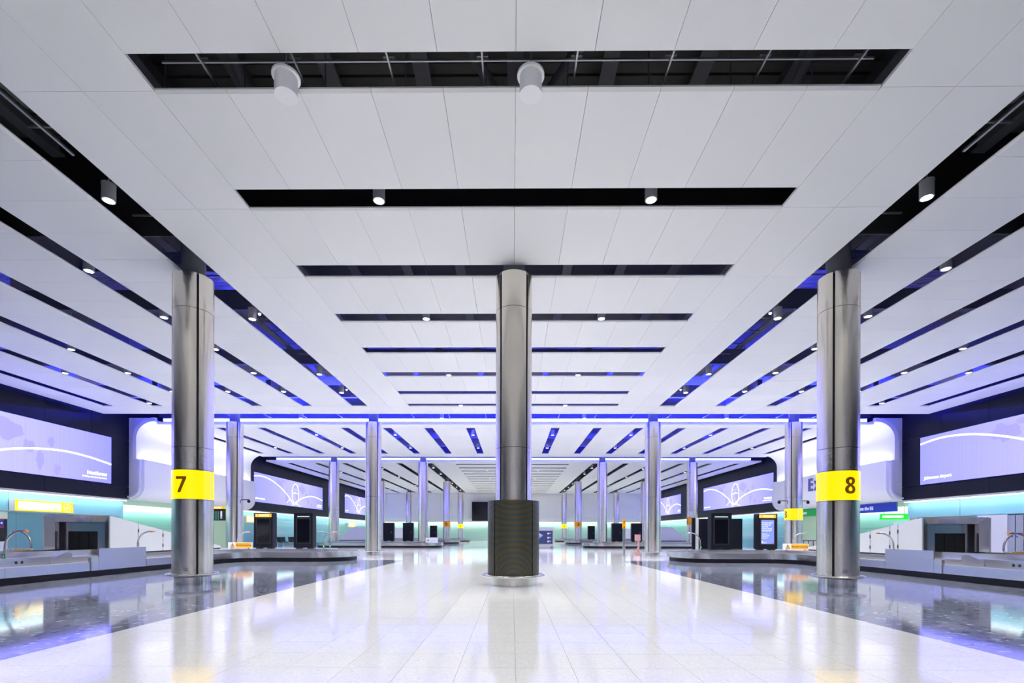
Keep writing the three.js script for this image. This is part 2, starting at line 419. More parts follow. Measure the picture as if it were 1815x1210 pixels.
// blue light strips along the gaps between the ceiling fields
for (const [d, half, label] of [[BAY2[0], 23.6, 'long blue white light strip above the near edge of the middle ceiling field'], [BAY3[0], 24.2, 'long blue white light strip above the near edge of the far ceiling field']]) {
  const t = thing('light_strip', label, 'light', [0, 0, 0]);
  slab(t, 'housing', M.white, -half, half, CY + 0.35, CY + 0.38, d - 0.16, d - 0.07);
  slab(t, 'lens', M.blueLens, -half, half, CY + 0.17, CY + 0.34, d - 0.12, d - 0.02);
  rectLight(lin(0.012, 0.02, 1), LAMP.blue * (d < 40 ? 1.6 : 0.3), half * 2, 0.24, [0, CY + 0.4, d - 0.3], [0, 1, -0.35]);
  rectLight(lin(0.012, 0.02, 1), LAMP.blue * 0.35, half * 2, 0.24, [0, CY + 0.42, d], [0, 1, 0.6]);
}

// matching strips on the far edges of the ceiling fields, looking across the gaps
for (const [d, half, label] of [[BAY1_END, 24.5, 'blue light strip on the back edge of the front ceiling field'], [BAY2[1], 23.5, 'blue light strip on the back edge of the middle ceiling field']]) {
  const t = thing('light_strip', label, 'light', [0, 0, 0]);
  slab(t, 'housing', M.white, -half, half, CY + TH + 0.01, CY + TH + 0.04, d - 0.12, d);
  slab(t, 'lens', M.blueEdge, -half, half, CY + TH + 0.04, CY + TH + 0.14, d - 0.08, d - 0.02);
  rectLight(lin(0.03, 0.04, 1), LAMP.blueEdge, half * 2, 0.1, [0, CY + TH + 0.09, d], [0, 0.1, 1]);
}

// ================================================================ SIDE WALLS
const boardTexture = canvasTexture(2048, 346, (c, w, h) => {
  c.fillStyle = '#928eff'; c.fillRect(0, 0, w, h);
  const backlightFade = c.createLinearGradient(0, 0, w, 0); [[0, '#6f6fff'], [0.35, '#8280ff'], [0.6, '#8a88ff'], [0.85, '#7b7aff'], [1, '#6b6bff']].forEach(([p, f]) => backlightFade.addColorStop(p, f));  // backlight falling off towards the ends, drawn into the poster colours
  c.fillStyle = backlightFade; c.fillRect(0, 0, w, h);
  for (let i = 0; i < 420; i++) { c.fillStyle = `rgba(${rnd() < 0.5 ? '70,66,250' : '150,150,255'},0.05)`; c.fillRect(rnd() * w, 0, 1 + rnd() * 3, h); }
  // faint continents
  c.fillStyle = 'rgba(104,98,244,0.42)';
  const land = (cx, cy, s, pts) => { c.beginPath(); pts.forEach(([x, y], i) => c[i ? 'lineTo' : 'moveTo'](cx + x * s, cy + y * s)); c.closePath(); c.fill(); };
  const blob = (cx, cy, rx, ry) => land(cx, cy, 1, Array.from({ length: 22 }, (_, i) => { const a = i / 22 * 6.283, r = 0.6 + rnd() * 0.5; return [Math.cos(a) * rx * r, Math.sin(a) * ry * r]; }));
  blob(w * 0.3, h * 0.24, 120, 60); blob(w * 0.36, h * 0.1, 60, 26); blob(w * 0.4, h * 0.68, 44, 90); blob(w * 0.52, h * 0.2, 70, 40); blob(w * 0.56, h * 0.6, 70, 84); blob(w * 0.63, h * 0.26, 130, 70); blob(w * 0.7, h * 0.5, 40, 46); blob(w * 0.735, h * 0.72, 30, 66); blob(w * 0.77, h * 0.36, 26, 40); blob(w * 0.79, h * 0.86, 26, 40);
  // the white looping line
  c.strokeStyle = '#ffffff'; c.lineCap = 'round'; c.lineJoin = 'round';
  const line = (pts, lw) => { c.lineWidth = lw; const cv = new THREE.SplineCurve(pts.map(p => new THREE.Vector2(p[0] * w, p[1] * h))); c.beginPath(); cv.getPoints(120).forEach((p, i) => c[i ? 'lineTo' : 'moveTo'](p.x, p.y)); c.stroke(); };
  line([[0, 0.14], [0.09, 0.09], [0.2, 0.16], [0.32, 0.36], [0.42, 0.62], [0.5, 0.93]], 12);
  line([[0.5, 0.93], [0.56, 0.78], [0.64, 0.62], [0.73, 0.52], [0.82, 0.48], [0.91, 0.51], [1, 0.585]], 12);
  c.lineWidth = 9; c.beginPath(); c.ellipse(0.53 * w, 0.5 * h, 0.05 * w, 0.4 * h, 0.06, 0, 6.3); c.stroke();
  line([[0.485, 0.5], [0.53, 0.46], [0.578, 0.49]], 8);
  line([[0.4, 0.9], [0.44, 0.78], [0.47, 0.8], [0.51, 0.93]], 5); line([[0.48, 1], [0.51, 0.88], [0.56, 0.9], [0.6, 1]], 5);
  c.fillStyle = '#ffffff'; c.font = 'bold 36px sans-serif'; c.textAlign = 'right'; c.fillText('Heathrow', w * 0.982, h * 0.86);
  c.font = 'bold 15px sans-serif'; c.fillText('Making every journey better', w * 0.982, h * 0.92);
  c.textAlign = 'left'; c.font = 'bold 27px sans-serif'; c.fillText('JCDecaux Airport', w * 0.016, h * 0.9);
});
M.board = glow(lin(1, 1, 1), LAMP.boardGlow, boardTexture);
const boards = [[13.3, 30.95], [48.2, 65.7], [74.5, 87.5]];
const sideWall = { '-1': structure('wall_left', 'left side wall of dark navy panels over turquoise glass'), '1': structure('wall_right', 'right side wall of dark navy panels over turquoise glass') };
function trolleySignTexture(face) {
  return canvasTexture(1024, 172, (c, w, h) => {
    c.fillStyle = '#ffc800'; c.fillRect(0, 0, w, h);
    c.fillStyle = '#fff6c8'; c.fillRect(50, 22, 745, h - 44);
    c.fillStyle = '#ffe27a'; c.beginPath(); c.arc(905, h / 2, 72, 0, 7); c.fill();
    c.strokeStyle = '#ff9c00'; c.lineWidth = 15; c.beginPath(); c.arc(905, h / 2, 44, 0.5, 2.4); c.stroke(); c.beginPath(); c.arc(905, h / 2, 44, 3.1, 4.5); c.stroke(); c.beginPath(); c.arc(905, h / 2, 44, 5.2, 6.6); c.stroke();
    c.fillStyle = '#ffab00'; c.font = 'bold 40px sans-serif'; c.textAlign = 'right'; c.fillText(face, 770, h - 34);
  });
}
for (const s of [-1, 1]) {
  const wall = sideWall[s], side = s < 0 ? 'left' : 'right', X = v => s * v;
  const seg = (a, b, n) => { const out = []; for (let i = 0; i < n; i++) out.push([a + (b - a) * i / n, a + (b - a) * (i + 1) / n]); return out; };
  // solid wall behind
  for (const [a, b] of [[-12, 32.5], [46.4, 92]]) {
    const bay = a < 0 ? (s < 0 ? [25.02, 31.6] : [27.62, 32.4]) : null;   // recess for parked trolleys, open below the glass
    slab(wall, 'backing', M.wallGrey, X(26.5), X(27.4), bay ? 2.52 : 0, RY, a, b);
    if (bay) {
      slab(wall, 'backing', M.wallGrey, X(26.5), X(27.4), 0, 2.52, a, bay[0]); slab(wall, 'backing', M.wallGrey, X(26.5), X(27.4), 0, 2.52, bay[1], b);
      const n = 3, w = (bay[1] - bay[0]) / n;
      for (let k = 0; k < n; k++) slab(wall, 'recess_panel', M.glass, X(28.2), X(28.24), 0.01, 2.6, bay[0] + w * k + 0.01, bay[0] + w * (k + 1) - 0.01);
      slab(wall, 'recess_backing', M.wallGrey, X(28.3), X(28.6), 0, 2.8, bay[0] - 0.3, bay[1] + 0.3);
      slab(wall, 'recess_ceiling', M.paleGreen, X(26.5), X(28.3), 2.6, 2.7, bay[0] - 0.2, bay[1] + 0.2);
      for (const q of [bay[0] - 0.1, bay[1]]) slab(wall, 'recess_cheek', M.glass, X(27.4), X(28.3), 0, 2.6, q, q + 0.1);
    }
    slab(wall, 'fascia_soffit', M.white, X(26.0), X(26.5), 3.62, 3.68, a, b);
  }
  slab(wall, 'backing', M.coreBlack, X(26.5), X(27.4), 3.9, RY, 32.5, 46.4);
  // navy cladding: a panel row over and one under the posters, and piers between them
  const runs = [[-12, 32.45], [46.45, 89.6]];
  runs.forEach(([a, b], r) => {
    for (const [p, q] of seg(a, b, Math.round((b - a) / 3))) {
      slab(wall, 'upper_panel', M.navy, X(WX), X(26.45), 7.6, 9.9, p + 0.01, q - 0.01);
      slab(wall, 'lower_panel', M.navy, X(WX), X(26.45), 3.68, 4.5, p + 0.01, q - 0.01);
    }
    const inRun = boards.filter(bd => bd[0] > a && bd[1] < b + 1);
    let from = a;
    for (const [p, q] of [...inRun, [b, b]]) { if (p - from > 0.1) slab(wall, 'pier_panel', M.navy, X(WX), X(26.45), 4.52, 7.58, from + 0.01, p - 0.02); from = q + 0.02; }
  });
  // turquoise glass below, each sheet on its own
  const sheet = (m, a, b, y0, y1) => slab(wall, 'glass_panel', m, X(26.32), X(26.36), y0 + 0.01, y1 - 0.01, a + 0.01, b - 0.01);
  for (const [a, b] of seg(-12, 25.0, 10)) { sheet(M.glass, a, b, 2.52, 3.62); }
  sheet(M.glass, 25.0, 28.7, 2.52, 3.62); sheet(M.glass, 28.7, 32.45, 2.52, 3.62);
  for (const [a, b] of seg(-12, 22, 9)) sheet(M.glass, a, b, 0, 2.52);
  for (const [a, b] of seg(46.45, 89.6, 14)) { sheet(a > 70 ? M.glassGreen : M.glass, a, b, 2.52, 3.62); sheet(a > 70 ? M.glassGreen : M.glass, a, b, 1.2, 2.52); sheet(a > 70 ? M.glassGreen : M.glass, a, b, 0, 1.2); }
  if (s < 0) {
    sheet(M.glass, 22, 24.45, 1.2, 2.52); sheet(M.glass, 22, 24.45, 0, 1.2);
    sheet(M.glass, 31.62, 32.45, 0, 2.52);
  } else {
    slab(wall, 'white_panel', M.lilac, X(26.3), X(26.38), 0, 2.5, 22, 25.1);
    slab(wall, 'white_panel', M.lilac, X(26.3), X(26.38), 0, 2.5, 25.95, 27.6);
  }
  // wash light hidden under the navy fascia
  for (const [a, b, lab] of [[8, 32.4, 'first'], [46.6, 89.4, 'far']]) {
    const t = thing('wall_wash_light', `${lab === 'first' ? 'front' : 'rear'} length of white strip light under the navy fascia of the ${side} wall`, 'light');
    slab(t, 'housing', M.white, X(26.02), X(26.14), 3.56, 3.62, a, b);
    slab(t, 'lens', M.washLens, X(26.03), X(26.13), 3.53, 3.56, a, b);
    const l = rectLight(lin(0.93, 1, 0.97), LAMP.wash, b - a, 0.1, [X(26.08), 3.52, (a + b) / 2], [s * 0.35, -1, 0]);
    l.rotation.set(-Math.PI / 2, 0, 0); l.rotation.order = 'YXZ'; l.rotation.set(-Math.PI / 2, s * -Math.PI / 2, 0);
  }
  // light-box posters
  boards.forEach(([a, b], i) => {
    const where = ['beside the front carousel', 'beyond the curved bulkhead', 'farthest down the hall'][i];
    const t = thing('poster_lightbox', `lavender backlit poster with white looping line on ${side} wall, ${where}`, 'poster', [X(WX + 0.02), 0, (a + b) / 2]);
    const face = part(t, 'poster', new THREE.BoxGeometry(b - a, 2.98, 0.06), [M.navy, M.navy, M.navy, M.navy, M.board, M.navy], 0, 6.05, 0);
    face.rotation.y = -s * Math.PI / 2;
    const fr = part(t, 'frame', merged([[0, 1.515, b - a + 0.06, 0.05], [0, -1.515, b - a + 0.06, 0.05]].map(([x, y, w, h]) => new THREE.BoxGeometry(w, h, 0.12).translate(x, y, 0))), M.navy, 0, 6.05, 0);
    fr.rotation.y = -s * Math.PI / 2;
    rectLight(lin(0.24, 0.22, 1), LAMP.board, b - a, 2.95, [X(WX - 0.04), 6.05, (a + b) / 2], [-s, 0, 0]);
  });
  // ---------------- curved bulkhead and passage
  const dn = 32.5, df = 46.4, t = thing('curved_bulkhead', s < 0 ? 'white curved bulkhead with glowing cove behind column seven' : 'white curved bulkhead with glowing cove and Exit lettering behind column eight', 'bulkhead');
  const P = (v, y) => [X(WX - v), y];
  const arc = (cx, cy, rx, ry, a0, a1, n = 14) => Array.from({ length: n + 1 }, (_, i) => { const a = a0 + (a1 - a0) * i / n; return [cx + rx * Math.cos(a), cy + ry * Math.sin(a)]; });
  // upper cove: rises from the trough and curves over towards the hall
  const cove = (off) => [[0.6 - off, 6.2], ...arc(1.85, 7.75, 1.25 + off, 1.15 + off, Math.PI, Math.PI / 2)];
  const coveLine = cove(0), coveBack = cove(0.1).reverse();
  part(t, 'upper_cove', prismXY([...coveLine, ...coveBack].map(p => P(...p)), dn, df), M.white);
  const belly = (off) => [[1.05 - off, 6.35], ...arc(0.15, 4.55, 0.9 - off, 0.92 - off, 0, -Math.PI / 2), [0, 3.63 + off]];
  part(t, 'lower_belly', prismXY([...belly(0), ...belly(0.08).reverse()].map(p => P(...p)), dn, df), M.white);
  slab(t, 'trough_floor', M.white, X(WX - 0.6), X(WX - 0.98), 6.12, 6.16, dn, df);
  for (const d of [dn - 0.1, df]) {
    // end plate and its raised rim
    const plate = [[-0.1, 3.63], [0.15, 3.63], ...arc(0.15, 4.55, 0.9, 0.92, -Math.PI / 2, 0).slice(1), [1.05, 6.35], [0.6, 6.35], ...arc(1.85, 7.75, 1.25, 1.15, Math.PI, Math.PI / 2), [1.85, 9.15], [-0.1, 9.15]];
    part(t, 'end_plate', prismXY(plate.map(p => P(...p)), d, d + 0.1, 0.3), M.white);
    if (d < dn) {
      const rim = (lo, hi) => prismXY([...lo, ...hi.reverse()].map(p => P(...p)), d - 0.14, d);
      part(t, 'upper_rim', rim([[0.6, 6.35], ...arc(1.85, 7.75, 1.25, 1.15, Math.PI, Math.PI / 2)], [[0.3, 6.35], ...arc(1.85, 7.75, 1.55, 1.4, Math.PI, Math.PI / 2)]), M.white);
      part(t, 'lower_rim', rim([[0.72, 6.3], ...arc(0.05, 4.55, 0.67, 0.67, 0, -Math.PI / 2), [0, 3.88]], [[0.85, 6.3], ...arc(0.05, 4.55, 0.8, 0.8, 0, -Math.PI / 2), [0, 3.75]]), M.white);
    }
  }
  const cl = thing('cove_light', `white strip light hidden in the trough of the ${side} curved bulkhead`, 'light');
  slab(cl, 'lens', M.coveLens, X(WX - 0.68), X(WX - 0.9), 6.17, 6.2, dn + 0.1, df - 0.1);
  const up = rectLight(lin(1, 0.99, 1), LAMP.cove, df - dn - 0.3, 0.2, [X(WX - 0.8), 6.22, (dn + df) / 2], [0, 1, 0]);
  up.rotation.order = 'YXZ'; up.rotation.set(Math.PI / 2, Math.PI / 2, 0);
  // passage below
  slab(wall, 'passage_wall', M.glassGreen, X(31.5), X(31.6), 0, 1.9, dn, df);
  slab(wall, 'passage_wall', M.glassGreen, X(31.5), X(31.6), 1.92, 3.6, dn, df);
  slab(wall, 'passage_side', M.paleGreen, X(26.5), X(33), 0, 3.9, dn - 0.9, dn);
  slab(wall, 'passage_side', M.paleGreen, X(26.5), X(33), 0, 3.9, df, df + 0.9);
  for (let k = 0; k < 5; k++) slab(wall, 'passage_ceiling', M.paleGreen, X(26 + k * 1.1), X(27.06 + k * 1.1), 3.62, 3.7, dn, df);
  const pl = thing('passage_light', `white strip light washing the green passage wall under the ${side} bulkhead`, 'light');
  slab(pl, 'lens', M.washLens, X(31.15), X(31.3), 3.56, 3.6, dn + 0.2, df - 0.2);
  const pr = rectLight(lin(0.93, 1, 0.96), LAMP.wash * 2, df - dn - 0.4, 0.15, [X(31.22), 3.54, (dn + df) / 2], [0, -1, 0]);
  pr.rotation.order = 'YXZ'; pr.rotation.set(-Math.PI / 2, Math.PI / 2, 0);
}
// ---------------- far and back walls
{
  const w = structure('wall_far', 'white far wall with a rounded lower edge above green glass');
  const n = 16;
  for (let i = 0; i < n; i++) {
    const x0 = -26.5 + 53 / n * i, x1 = x0 + 53 / n;
    const prof = [[91, 9.6], [89.7, 9.6], [89.7, 4.4]]; for (let k = 1; k <= 6; k++) { const a = k / 6 * Math.PI / 2; prof.push([89.7 + 0.9 * (1 - Math.cos(a)), 4.4 - 0.9 * Math.sin(a)]); } prof.push([91, 3.5]);
    part(w, 'wall_panel', toCreasedNormals(prismDY(prof, x0 + 0.01, x1 - 0.01), 0.5), M.farWhite);
  }
  for (let i = 0; i < 20; i++) slab(w, 'glass_panel', M.glassPale, -26.5 + i * 2.65 + 0.01, -26.5 + (i + 1) * 2.65 - 0.01, 0, 3.5, 91.2, 91.3);
  slab(w, 'backing', M.wallGrey, -36, 36, 0, RY, 91.4, 92);
  const t = thing('wall_wash_light', 'white strip light under the rounded edge of the far wall', 'light');
  slab(t, 'lens', M.washLens, -26, 26, 3.42, 3.46, 90.75, 90.85);
  const l = rectLight(lin(0.85, 1, 0.9), LAMP.wash * 1.4, 52, 0.14, [0, 3.4, 90.8], [0, -1, 0]); l.rotation.set(-Math.PI / 2, 0, 0);
  const b = structure('wall_front', 'plain pale wall closing the hall behind the viewpoint');
  slab(b, 'backing', M.farWhite, -36, 36, 0, RY, -12.5, -12);
  for (const s of [-1, 1]) slab(sideWall[s], 'outer_backing', M.wallGrey, s * 33, s * 36, 0, RY, 30, 49);
}

// ================================================================ COLUMNS
const Q = Math.PI / 2, JG = 0.055;
const tierGeo = new Map();
function quarter(r0, r1, h) { const k = [r0, r1, h].join(); if (!tierGeo.has(k)) tierGeo.set(k, shell(r0, r1, -Q / 2 + JG / 2 / 0.5, Q / 2 - JG / 2 / 0.5, h, 18)); return tierGeo.get(k); }
const ringGeo = new THREE.TorusGeometry(0.63, 0.03, 12, 64).rotateX(Q);
const wideRingGeo = new THREE.TorusGeometry(0.84, 0.03, 12, 72).rotateX(Q);
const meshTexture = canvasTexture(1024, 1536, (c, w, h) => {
  // woven metal sheet; its brown and teal moire is painted on as bowed bands
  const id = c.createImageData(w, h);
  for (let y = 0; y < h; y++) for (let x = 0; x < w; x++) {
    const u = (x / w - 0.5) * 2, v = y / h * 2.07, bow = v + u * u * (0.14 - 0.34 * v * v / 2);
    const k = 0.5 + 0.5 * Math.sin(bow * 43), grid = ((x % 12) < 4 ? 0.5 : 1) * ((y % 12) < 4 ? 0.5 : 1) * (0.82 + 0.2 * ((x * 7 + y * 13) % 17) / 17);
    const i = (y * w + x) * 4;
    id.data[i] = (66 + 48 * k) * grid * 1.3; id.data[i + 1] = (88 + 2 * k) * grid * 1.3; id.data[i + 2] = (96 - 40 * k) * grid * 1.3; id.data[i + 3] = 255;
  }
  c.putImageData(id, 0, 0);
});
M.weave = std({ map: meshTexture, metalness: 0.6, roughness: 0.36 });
function numberTexture(text, ground, ink) {
  return canvasTexture(1024, 486, (c, w, h) => {
    c.fillStyle = ground; c.fillRect(0, 0, w, h);
    c.fillStyle = ink; c.font = 'bold 372px sans-serif'; c.textAlign = 'center'; c.fillText(text, w * 0.5, h * 0.5 + 134);
  });
}
function column(x, d, label, { sign, sleeve, group, camera: cam, lit = true, faces = 0, shorter = 0 } = {}) {
  const t = thing('column', label, 'column', [x, 0, d], 0, group);
  const low = sleeve ? 2.3 : 0.27;
  part(t, 'core', new THREE.CylinderGeometry(0.455, 0.455, 8.3, 24), M.coreBlack, 0, 0.2 + 4.15);
  part(t, 'neck', new THREE.CylinderGeometry(0.3, 0.3, 2.78, 20), M.beam, 0, 9.9);
  part(t, 'pedestal', new THREE.CylinderGeometry(sleeve ? 0.67 : 0.45, sleeve ? 0.67 : 0.45, 0.27, 40), M.steelBright, 0, 0.135);
  const rail = part(t, 'bumper_rail', sleeve ? wideRingGeo : ringGeo, M.steelBright, 0, 0.26);
  for (let k = 0; k < 4; k++) { const b = part(rail, 'bracket', box(sleeve ? 0.2 : 0.2, 0.02, 0.04), M.steelBright, Math.cos(k * Q + Q / 2) * (sleeve ? 0.74 : 0.53), 0, Math.sin(k * Q + Q / 2) * (sleeve ? 0.74 : 0.53)); b.rotation.y = k % 2 ? -Q / 2 : Q / 2; b.rotation.y = Math.atan2(Math.sin(k * Q + Q / 2), Math.cos(k * Q + Q / 2)); }
  const tiers = sign && sign.y0 ? [[low, sign.y0 - 0.015], [sign.y1 + 0.02, 3.75], [3.76, 7.55], [7.56, 8.52]] : [[low, 3.75], [3.76, 7.55], [7.56, 8.52]];
  for (const [y0, y1] of tiers) for (let k = 0; k < 4; k++) {
    const p = part(t, 'cladding_panel', quarter(0.475, 0.5, y1 - y0), M.steel, 0, y0); p.rotation.y = k * Q;
  }
  if (sign) {
    const tex = numberTexture(sign.text, sign.ground, sign.ink);
    const m = lit ? std({ color: 0x332a00, emissive: 0xffffff, emissiveIntensity: 1.15, emissiveMap: tex, roughness: 0.25 }) : std({ map: tex, roughness: 0.4 });
    for (let k = 0; k < 2; k++) {
      const p = part(t, 'number_sign', shell(0.5, 0.51, -Q + 0.02, Q - 0.02, sign.y1 - sign.y0, 28), m, 0, sign.y0); p.rotation.y = faces + k * Math.PI;
    }
    for (const y of [sign.y0 - 0.01, sign.y1 - 0.005]) part(t, 'sign_trim', shell(0.48, 0.515, 0, Math.PI * 2, 0.015, 48), M.steelBright, 0, y);
    for (let k = 0; k < 2; k++) { const p = part(t, 'sign_joint', shell(0.5, 0.508, -0.02, 0.02, sign.y1 - sign.y0, 1), M.lilac, 0, sign.y0); p.rotation.y = faces + Q + k * Math.PI; }
  }
  if (sleeve) {
    part(t, 'sleeve_core', new THREE.CylinderGeometry(0.69, 0.69, 2.02, 40), M.coreBlack, 0, 0.28 + 1.01);
    const g = shell(0.69, 0.715, -Q / 2 + 0.02, Q / 2 - 0.02, 2.03, 24);
    for (let k = 0; k < 4; k++) { const p = part(t, 'sleeve_panel', g, M.weave, 0, 0.28); p.rotation.y = k * Q; p.userData.label = 'woven metal sheet with painted brown and teal moire'; }
    for (const a of [-0.09, 0.09]) { const f = part(t, 'floor_bolt', new THREE.CylinderGeometry(0.012, 0.012, 0.1, 8), M.steelBright, a, 0.05, -0.69); }
  } else {
    const sgn = x < 0 ? -1 : 1, a = sgn * -0.05 + (sgn < 0 ? 0.2 : -0.2);
    if (d < 20) { const q = part(t, 'socket_plate', box(0.1, 0.1, 0.012), M.channel, 0.505 * Math.sin(a), 0.42, -0.505 * Math.cos(a)); q.rotation.y = a; }
  }
  if (cam) for (const [side, reach] of cam) {
    const arm = part(t, 'camera_arm', box(0.5, 0.05, 0.05), M.totem, side * 0.72, 3.55, 0);
    part(arm, 'camera_dome', new THREE.SphereGeometry(0.1, 16, 10), M.totem, side * 0.2, -0.1, 0);
  }
  return t;
}
const YEL = ['#ffd000', '#4a2c05'];
column(-9, ROWS[0], 'stainless steel column with yellow number seven sign', { sign: { text: '7', ground: YEL[0], ink: YEL[1], y0: 2.33, y1: 3.13 } });
column(0, ROWS[0], 'stainless column with woven sleeve in painted brown and teal moire bands standing mid aisle', { sleeve: true });
column(9, ROWS[0], 'stainless steel column with yellow number eight sign', { sign: { text: '8', ground: YEL[0], ink: YEL[1], y0: 2.33, y1: 3.13 } });
column(-18, ROWS[1], 'plain steel column carrying one camera arm before the left bulkhead', { camera: [[1]] });
column(-9, ROWS[1], 'plain steel column on white floor past the left front carousel');
column(9, ROWS[1], 'plain steel column beside the orange topped marker post');
column(18, ROWS[1], 'steel column with yellow sign and two camera arms before the right bulkhead', { camera: [[-1], [1]], sign: { text: '8', ground: YEL[0], ink: YEL[1], y0: 2.3, y1: 3.05 }, faces: Math.PI / 2 });
column(-18, ROWS[2], 'plain steel column in a carousel island beside the white infeed wedge, left wall side');
column(-9, ROWS[2], 'plain steel column in second left carousel near the white box');
column(9, ROWS[2], 'plain steel column in second right carousel near two totems');
column(18, ROWS[2], 'steel column with orange unlit sign in second right carousel', { sign: { text: '6', ground: '#f0a000', ink: '#3a2506', y0: 2.3, y1: 3.05 }, faces: Math.PI / 2, lit: false });
column(-18, ROWS[3], 'plain steel column level with orange number five column', {});
column(-9, ROWS[3], 'steel column with orange number five sign', { sign: { text: '5', ground: '#f0a000', ink: '#2a1c06', y0: 2.3, y1: 3.05 }, lit: false });
column(9, ROWS[3], 'steel column with orange number six sign', { sign: { text: '6', ground: '#f0a000', ink: '#2a1c06', y0: 2.3, y1: 3.05 }, lit: false });
column(18, ROWS[3], 'plain steel column level with orange number six column', {});
column(-18, ROWS[4], 'plain steel column level with yellow number three column', {});
column(-9, ROWS[4], 'steel column with lit yellow number three sign near far wall', { sign: { text: '3', ground: '#ffd400', ink: '#e09000', y0: 2.3, y1: 3.05 } });
column(9, ROWS[4], 'steel column with lit yellow number four sign near far wall', { sign: { text: '4', ground: '#ffd400', ink: '#e09000', y0: 2.3, y1: 3.05 } });
column(18, ROWS[4], 'plain steel column level with yellow number four column', {});

// ================================================================ DOWNLIGHTS
const canGeo = new THREE.CylinderGeometry(0.13, 0.13, 0.34, 28), capGeo = new THREE.CylinderGeometry(0.135, 0.135, 0.03, 28), lensGeo = new THREE.CircleGeometry(0.105, 18).rotateX(Math.PI / 2), rodGeo = new THREE.CylinderGeometry(0.012, 0.012, 2.26, 6);
function downlight(x, d, label, group, { y = 8.7, power = 1, lit = true, bluish = false } = {}) {
  const t = thing('downlight', label, 'light', [x, y, d], 0, group);
  part(t, 'can', canGeo, M.lampBody, 0, 0.18); part(t, 'cap', capGeo, M.lampBody, 0, 0.36); part(t, 'hanger', rodGeo, M.lampBody, 0, 0.37 + 1.13);
  part(t, 'lens', lensGeo, M.lens, 0, 0.006);
  if (lit) {
    const l = new THREE.SpotLight(lin(1, 1, 0.915), LAMP.down * power, 0, 1.02, 1);
    l.position.set(0, -0.01, 0); l.target.position.set(0, -5, 0); l.shadow.radius = 5; t.add(l, l.target);
  }
  return t;
}
for (const [n, y] of [[1, 8.72], [3, 8.72], [5, 8.72], [7, 8.72]]) for (const s of [-1, 1]) {
  const d = (slots1[n][0] + slots1[n][1]) / 2, o = ['', 'second', '', 'fourth', '', 'sixth', '', 'eighth'][n];
  downlight(s * 2.98, d, `lit grey downlight in the ${o} cross slot, on the side of column ${s < 0 ? 'seven' : 'eight'}`, 'downlights in the cross slots');
}
const ZL = [10.5, 13.43, 16.35, 19.2, 22.05, 24.95];
for (const s of [-1, 1]) {
  const side = s < 0 ? 'left' : 'right', num = s < 0 ? 'seven' : 'eight';
  const ord = ['first', 'second', 'third', 'fourth', 'fifth', 'sixth'];
  downlight(s * 8.88, ZL[0], `lit grey downlight in the wide ceiling slot just before column ${num}`, 'downlights in the wide slots', { y: 8.66 });
  [ZL[2], ZL[4], ZL[5]].forEach((d, i) => downlight(s * 8.88, d, `${ord[i]} lit grey downlight in the wide ceiling slot past column ${num}`, 'downlights in the wide slots', { y: 8.66 }));
  const rows = [[0, [1, 2, 3, 4, 5], 'first'], [1, [5], 'second'], [2, [3, 4, 5], 'third'], [3, [4, 6], 'fourth']];
  for (const [k, list, o] of rows) list.forEach((i, n) =>
    downlight(s * (11.9 + 2.9 * k), i === 6 ? 27.2 : ZL[i], `${list.length > 1 ? ord[n] : 'only'} lit grey downlight along the ${o} narrow slot outward from column ${num}`, 'downlights in the narrow slots', { y: 8.72 }));
  // small bright spots beside two of the downlights
  for (const d of [ZL[2], ZL[5]]) {
    const t = thing('accent_spot', `tiny bright accent spotlight beside a downlight ${d < 20 ? 'nearest past' : 'farther past'} column ${num}`, 'light', [s * 8.58, 8.8, d - 0.1]);
    part(t, 'body', new THREE.CylinderGeometry(0.05, 0.06, 0.12, 16), M.lampBody, 0, 0.07); part(t, 'lens', new THREE.SphereGeometry(0.045, 8, 5), M.lens);
  }
  // unseen lamps above and behind the viewpoint, added to light the near end
  [[2.98, 4.7], [2.98, -1.2], [2.98, -7], [11.9, 7.6], [8.85, -4], [14.8, -4]].forEach(([x, d], i) =>
    downlight(s * x, d, `${ord[i]} added unseen downlight over the near end of the hall, ${side} half`, 'added unseen downlights over the near end', { y: 8.74, power: d > 0 ? 0.6 : 0.75 }));
  // middle ceiling field
  [2.97, 8.8, 14.7, 20.5].forEach((x, i) => [36.1, 41.6].forEach((d, k) =>
    downlight(s * x, d, `${k ? 'farther' : 'nearer'} downlight of the ${ord[i]} lit lengthwise slot from the axis, middle ceiling, ${side} half`, 'downlights of the middle field', { y: 8.75, power: 1.2 })));
  [4.55, 13.6].forEach((x, i) => downlight(s * x, 30.9, `${i ? 'outer' : 'inner'} cylinder downlight hanging in the blue gap, ${side} half`, 'downlights in the blue gap', { y: 8.76, power: 0.8 }));
  // far ceiling field
  [54, 59.5, 71, 76.5, 82].forEach((d, i) => downlight(s * 8.85, d, `${ord[i]} small downlight along the wide slot of the far ceiling, ${side} half`, 'downlights of the far wide slots', { y: 8.7, power: 1.3 }));
  [56.9, 65.2, 76.4, 84.7].forEach((d, i) => downlight(s * 3, d, `${ord[i]} small downlight down the cross slots of the far ceiling, ${side} half`, 'downlights of the far cross slots', { y: 8.76 }));
  [[14.8, 55], [14.8, 63], [14.8, 74], [20.6, 58], [20.6, 70], [20.6, 81]].forEach(([x, d], i) => downlight(s * x, d, `${ord[i % 3]} small downlight along the ${i < 3 ? 'second' : 'fourth'} narrow slot of the far ceiling, ${side} half`, 'downlights of the far outer slots', { y: 8.74, power: 1.5 }));
}
